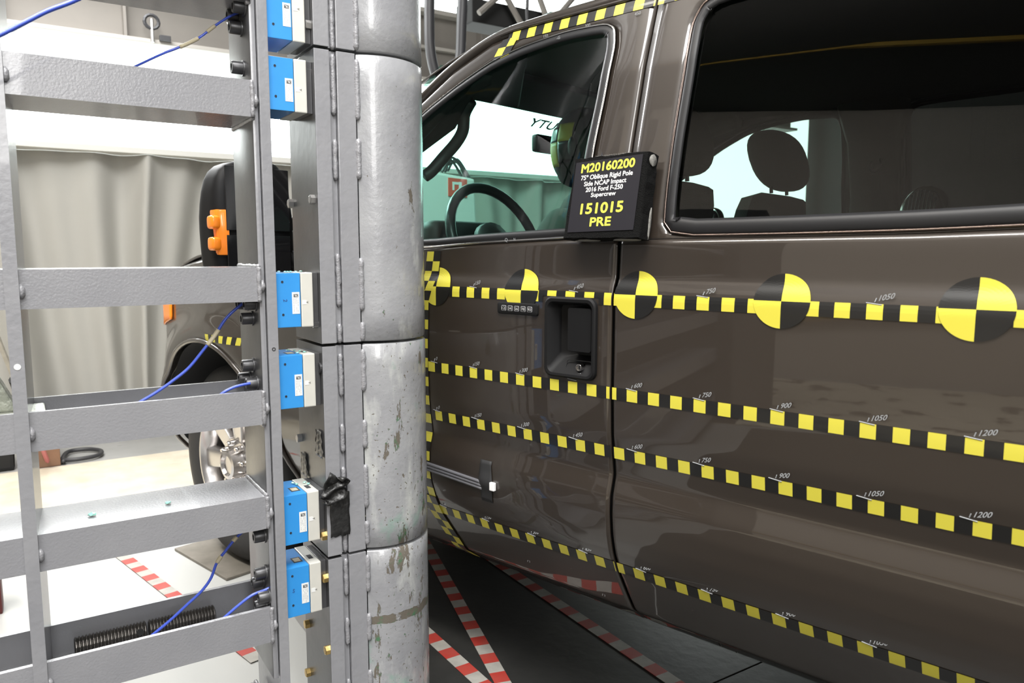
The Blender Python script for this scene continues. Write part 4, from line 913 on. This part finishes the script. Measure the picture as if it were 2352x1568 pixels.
def checker(name,fx,z0,z1,n,off=.0022):
    """two columns of 25 mm squares; fx(z) = x of the right hand edge"""
    bm=bmesh.new(); dz=(z1-z0)/n
    for r in range(n):
        for c in range(2):
            za=z0+dz*r; rows=[]
            for i in range(3): rows.append([sf(fx(za+dz*j/4)-.025*c-.025*i/2,za+dz*j/4,off+(.002 if za<.52 else 0)) for j in range(5)])
            grid(bm,rows,(r+c)%2)
    me=bpy.data.meshes.new(name); bmesh.ops.recalc_face_normals(bm,faces=bm.faces); bm.to_mesh(me); bm.free(); return link(name,me,[YEL,BLK],T,False)
fxv=lambda z:float(np.interp(z,[.3,.41,.50,.60,.95,1.05,1.10,1.175],[.030,.018,-.002,-.014,-.012,-.008,.012,.022]))
checker('checker_tape',fxv,.345,1.175,34)
checker('checker_tape',lambda z:.137+(z-1.63)*.45,1.630,1.69,3)
# quartered round targets
def target(cx,cz,r=.050,off=.0018):
    bm=bmesh.new(); N=48; nr=10
    for q in range(4):
        rows=[]
        for i in range(N//4+1):
            a=PI/2*q+2*PI*i/N; rows.append([sf(cx+r*k/nr*math.cos(a),cz+r*k/nr*math.sin(a)*.94,off) for k in range(nr+1)])
        grid(bm,rows,0 if q%2==0 else 1)
    bmesh.ops.remove_doubles(bm,verts=bm.verts,dist=1e-6)
    me=bpy.data.meshes.new('round_target'); bmesh.ops.recalc_face_normals(bm,faces=bm.faces); bm.to_mesh(me); bm.free(); return link('round_target',me,[YEL,BLK],T,False)
for cx_ in (.019,.301,.603,.898,1.190): target(cx_,1.0885)
# handwritten distances above the tapes
def mark(s,x,z,sz=.011):
    if abs(x-.549)<.012: return
    g=bmesh.new()
    for (xa,za,xb,zb_) in ((x-.001,z+.003,x+.001,z+sz*.85),(x-.014,z+.0015,x+.010,z-.0012)):
        tube(g,[sf(xa,za,.0013),sf((xa+xb)/2,(za+zb_)/2,.0013),sf(xb,zb_,.0013)],.0009,5)
    o=obj('distance_tick',g,INKW,T)
    text('distance_marking',s,sf(x+.005,z+.005,.0022),Vector((1,0,.22)),Vector((.1,0,1)),INKW,T,cap=sz*.8,align='LEFT',depth=.0006,bold=.01,slant=.25)
for z,S_ in ((1.0905,(150,450,750,1050)),(.898,(0,150,300,450,600,750,900,1050,1200)),(.7725,(0,150,300,450,600,750,900,1050,1200)),(.5165,(0,150,300,450,600,750,900,1050))):
    for s in S_:
        x=s/1000+(.015 if z<.6 else 0)
        if s==450 and z>.85 and z<1: mark('450',x+.0,.9025,.010); continue
        mark(str(s),x if s else .012,z)
for s,x in ((150,.25),(300,.37),(450,.50)): text('distance_marking',str(s),sf(x,1.668,.002),Vector((1,0,.05)),Vector((0,0,1)),INKW,T,cap=.007,align='LEFT',depth=.0006)
text('handwritten_mark','-G',sf(.30,1.655,.0055),(1,0,.1),(0,0,1),INKW,T,cap=.007,depth=.0006)
text('handwritten_mark','Q',sf(.245,1.197,.0062),(1,0,0),(0,0,1),INKW,T,cap=.008,depth=.0006); text('handwritten_mark','N',sf(.27,1.199,.0062),(1,0,0),(0,0,1),INKW,T,cap=.006,depth=.0006)
text('handwritten_mark','H',sf(.475,.395,.002),(1,0,0),(0,0,1),INKW,T,cap=.010,depth=.0008)
text('handwritten_mark','H',sf(.262,.42,.002),(1,0,0),(0,0,1),INKW,T,cap=.010,depth=.0008)

# ================================================================ THINGS ON AND IN THE TRUCK
# --- foam placard with the test title
def plane_pt(px,py):
    Y=0
    for _ in range(40):
        q=onY(px,py,Y); Y=.5*Y+.5*(.032+(q.z-1.19)*.155+.12*(q.x-.55)*0-.062)
    return onY(px,py,Y)
TL,TR,BR,BL=[plane_pt(*p) for p in ((1322,365),(1489.6,345),(1467.6,546),(1292.6,548))]
nrm=(TR-TL).cross(BL-TL).normalized(); 
if nrm.dot(CAM-TL)<0: nrm=-nrm
pl=thing('test_placard','black foam placard with yellow and white test title fixed over the door gap','placard',(BL+BR)/2)
bm=bmesh.new(); th=.038
vs_=[]
n=14
def edgepts(a,b): return [a.lerp(b,i/n)+Vector((random.uniform(-.0012,.0012),0,random.uniform(-.0012,.0012))) for i in range(n)]
loop=edgepts(BL,BR)+edgepts(BR,TR)+edgepts(TR,TL)+edgepts(TL,BL)
cen=(TL+TR+BR+BL)/4
rings=[]
for k,(o_,s_) in enumerate(((0,.985),(-.003,1),(-.014,1.004),(-.026,1.0),(-th,.99))):
    rings.append([bm.verts.new(cen+(p-cen)*s_+nrm*o_+Vector((random.uniform(-.0007,.0007),0,random.uniform(-.0007,.0007)))*(k>0)) for p in loop])
for A,Q in zip(rings,rings[1:]):
    for i in range(len(A)): bm.faces.new((A[i],A[(i+1)%len(A)],Q[(i+1)%len(A)],Q[i]))
bm.faces.new(rings[0]); bm.faces.new(rings[-1]); obj('foam_block',bm,FOAM,pl)
# places where the raw foam shows
for (a,b),(f0,f1),(d0,d1) in (((TR,BR),(.02,.16),(-.006,-.030)),((BL,BR),(.10,.44),(-.010,-.030)),((BL,BR),(.62,.97),(-.006,-.028)),((TR,BR),(.62,.99),(-.026,-.034))):
    bm=bmesh.new(); rows=[]; out=((a+b)/2-cen).normalized()*.0008
    for i in range(9):
        t=f0+(f1-f0)*i/8; e_=math.sin(PI*i/8)**.5; p=a.lerp(b,t)+out; rows.append([p+nrm*((d0+d1)/2+(d0-d1)/2*e_),p+nrm*((d0+d1)/2)+out*.4,p+nrm*((d0+d1)/2-(d0-d1)/2*e_)])
    grid(bm,rows); solid(obj('bare_foam_patch',bm,FOAMP,pl,True),.002,0)
bm=bmesh.new()
for i in range(16):
    t=.28+.5*i/16; p=TL.lerp(TR,t)+ZZ*.0015+nrm*-.002; tube(bm,[p,p+nrm*-.010+Vector((random.uniform(-.002,.004),0,.001)),p+nrm*-.022+Vector((random.uniform(-.004,.006),0,.0015))],.0004,4)
o=obj('torn_edge_fibres',bm,FOAMP,pl); o['kind']='stuff'
cTL,cTR,cBR,cBL=[plane_pt(*p)+nrm*.0008 for p in ((1325,374.6),(1478,353.6),(1455,527.6),(1304,534))]
bm=bmesh.new(); hexa(bm,[cBL,cBR,cBR+nrm*.0006,cBL+nrm*.0006,cTL,cTR,cTR+nrm*.0006,cTL+nrm*.0006]); cd=obj('title_card',bm,CARD,pl)
def cline(s,vf,capf,wf,m,cf=.5,bold=.03):
    l=cTL.lerp(cBL,vf); r_=cTR.lerp(cBR,vf); u=(r_-l); H=((cTL-cBL).length+(cTR-cBR).length)/2; vdir=(cTL-cBL)+(cTR-cBR)
    text('title_line',s,l.lerp(r_,cf)+nrm*.0008,u,vdir,m,cd,width=u.length*wf*.97,cap=H*capf*.95,bold=0,depth=.0001,heavy=.045 if capf>.1 else .03)
cline('M20160200',.155,.125,.82,TXY); cline('75º Oblique Rigid Pole',.262,.068,.80,TXW,bold=.02); cline('Side NCAP Impact',.352,.066,.655,TXW,.49,.02)
cline('2016 Ford F-250',.437,.066,.575,TXW,.49,.02); cline('Supercrew',.515,.062,.385,TXW,.49,.02); cline('151015',.745,.150,.655,TXY,.49); cline('PRE',.925,.125,.32,TXY,.5)

# --- crash test dummy in the driver's seat
D=thing('crash_dummy','crash test dummy in the driver seat facing forward, yellow quarter marks on its head','dummy',(.15,.50,.80))
def skinned(name,joints,edges,m,root=0,sub=2):
    me=bpy.data.meshes.new(name); me.from_pydata([Vector(j[0])-Vector(D['_w']) for j in joints],edges,[]); o=bpy.data.objects.new(name,me); C.objects.link(o); o.parent=D; o['_w']=D['_w']
    s=o.modifiers.new('skin','SKIN')
    for i,j in enumerate(joints): me.skin_vertices[0].data[i].radius=(j[1],j[2] if len(j)>2 else j[1])
    me.skin_vertices[0].data[root].use_root=True; me.materials.append(m)
    sb=o.modifiers.new('subd','SUBSURF'); sb.levels=sub; sb.render_levels=sub; s.use_smooth_shade=True; return o
J=[((.20,.50,.86),.13,.17),((.22,.50,1.02),.115,.15),((.22,.50,1.18),.12,.17),((.19,.50,1.29),.10,.15),((.165,.50,1.345),.05,.055),((.14,.50,1.40),.048,.052),
 ((.19,.32,1.275),.060),((.06,.27,1.08),.044),((-.16,.36,1.03),.032),((.19,.68,1.275),.060),((.06,.73,1.08),.044),((-.16,.64,1.03),.032),
 ((-.02,.40,.86),.085),((-.28,.38,.84),.062),((-.42,.38,.58),.045),((-.02,.60,.86),.085),((-.28,.62,.84),.062),((-.42,.62,.58),.045)]
Eg=[(0,1),(1,2),(2,3),(3,4),(4,5),(3,6),(6,7),(7,8),(3,9),(9,10),(10,11),(0,12),(12,13),(13,14),(0,15),(15,16),(16,17)]
skinned('body',J,Eg,SHIRT)
for sgn,y in ((1,.36),(-1,.64)):
    hj=[((-.16,y,1.03),.026),((-.19,y,1.045),.028,.02)]; he=[(0,1)]
    for k,(dy,ln) in enumerate(((-.026,.055),(-.009,.062),(.009,.058),(.026,.046))):
        b=len(hj); hj+= [((-.205,y+dy,1.06),.009),((-.215-.005,y+dy*1.1,1.06+ln*.55),.0082),((-.200,y+dy*1.1,1.06+ln*.85),.007)]; he+=[(1,b),(b,b+1),(b+1,b+2)]
    b=len(hj); hj+=[((-.175,y+.030*sgn,1.055),.0095),((-.185,y+.045*sgn,1.075),.008)]; he+=[(1,b),(b,b+1)]
    skinned('hand',hj,he,SKIN)
# head: one sculpted surface, face towards the front of the truck (-X)
hc=Vector((.092,.50,1.468))
bm=bmesh.new(); bmesh.ops.create_uvsphere(bm,u_segments=40,v_segments=28,radius=1)
for v in bm.verts:
    x,y,z=v.co.normalized(); fr_=max(0,-x)
    X=x*.098; Y=y*.078; Z=z*.112
    if z<0:
        X+= -.010*fr_*(-z); Y*=1-.28*(-z)**1.5; 
        if x>0: X*=1-.35*(-z); Z*=1-.10*x
        Z*=1.02
    X+=-.020*math.exp(-((z+.12)/.16)**2-(y/.17)**2)*(x<0)         # nose
    X+=.008*math.exp(-((z-.10)/.10)**2-((abs(y)-.38)/.18)**2)*(x<0)   # eye sockets
    X+=-.008*math.exp(-((z+.48)/.09)**2-(y/.3)**2)*(x<0)          # lips
    X+=-.012*math.exp(-((z+.80)/.15)**2-(y/.35)**2)*(x<0)         # chin
    v.co=hc+Vector((X,Y,Z))
hd=obj('head',bm,SKIN,D,True)
for s in (-1,1):
    bm=bmesh.new(); bmesh.ops.create_uvsphere(bm,u_segments=12,v_segments=8,radius=1)
    for v in bm.verts: v.co=hc+Vector((.022+v.co.x*.016,s*.078+v.co.y*.007,-.005+v.co.z*.028))
    obj('ear',bm,SKIN,hd,True)
    bm=bmesh.new(); bmesh.ops.create_uvsphere(bm,u_segments=12,v_segments=8,radius=.011); 
    for v in bm.verts: v.co+=hc+Vector((-.076,s*.030,.012))
    obj('eye',bm,MATTEB,hd,True)
# quarter marks on the near side of the head
def hpatch(u0,u1,w0,w1,m,nm):
    bm=bmesh.new(); rows=[]
    for i in range(7):
        row=[]
        for j in range(7):
            x=u0+(u1-u0)*i/6; z=w0+(w1-w0)*j/6
            e=max(.02,1-(x/.100)**2-(z/.114)**2); row.append(hc+Vector((x,-.0815*math.sqrt(e)-.001,z)))
        rows.append(row)
    grid(bm,rows); solid(obj(nm,bm,m,hd,True),.0005,0)
YD=mat('yellow_head_vinyl',(.50,.45,.04),.5)
hpatch(-.030,.022,.012,.062,YD,'yellow_quarter_mark'); hpatch(-.070,-.030,-.055,.012,YD,'yellow_quarter_mark'); hpatch(-.070,-.030,.012,.055,BLK,'black_quarter_mark'); hpatch(-.030,.022,-.045,.012,BLK,'black_quarter_mark')
# --- box on the hood standing in for a reflection in the door glass
eq=thing('reflection_box','white box with a red mark and black cables, standing in for a window reflection','equipment',(-.95,.86,1.23))
c0=onX(968,478,-1.0); c1=onX(1098,478,-1.0); zt0=onX(1000,385,-1.0).z; zt1=onX(1090,410,-1.0).z
bm=bmesh.new(); hexa(bm,[(-1.0,c0.y-.2,1.19),(-1.0,c1.y,1.19),(-1.15,c1.y,1.19),(-1.15,c0.y-.2,1.19),(-1.0,c0.y-.2,zt0),(-1.0,c1.y-.02,zt1),(-1.15,c1.y-.02,zt1),(-1.15,c0.y-.2,zt0)],.012); obj('case',bm,mat('white_reflection_box',(.62,.62,.60),.5),eq)
g0=onX(1030,450,-.998); g1=onX(1072,412,-.998)
bm=bmesh.new(); wbox(bm,-1.0,-.996,g0.y,g1.y,g0.z,g1.z); rmk=obj('red_mark',bm,mat('red_print',(.65,.10,.07),.5),eq)
wy=(g1.y-g0.y); wz=g1.z-g0.z
bm=bmesh.new(); wbox(bm,-.996,-.995,g0.y+wy*.55,g0.y+wy*.70,g0.z+wz*.18,g0.z+wz*.82); wbox(bm,-.996,-.995,g0.y+wy*.2,g0.y+wy*.55,g0.z+wz*.66,g0.z+wz*.80); wbox(bm,-.996,-.995,g0.y+wy*.2,g0.y+wy*.3,g0.z+wz*.34,g0.z+wz*.66); obj('white_mark',bm,LAB,rmk)
for k,(xa,ya,xb,yb,xc,yc) in enumerate(((1015,395,1040,362,1078,410),(1022,395,1036,368,1062,408),(1008,392,1048,372,1070,412),(1028,392,1050,366,1082,415))):
    bm=bmesh.new(); tube(bm,smoothpath([onX(xa,ya,-1.03-.02*k),onX(xb,yb,-1.03-.02*k),onX(xc,yc,-1.03-.02*k)],8),.006,6); obj('cable',bm,CABLEK,eq,True)

# ---------------------------------------------------------------- tidy: helper properties off, groups unique
from collections import Counter
for o in bpy.data.objects:
    if '_w' in o: del o['_w']
print('OBJECTS',len(bpy.data.objects),'TRIS',sum(sum(len(p.vertices)-2 for p in m.polygons) for m in bpy.data.meshes))
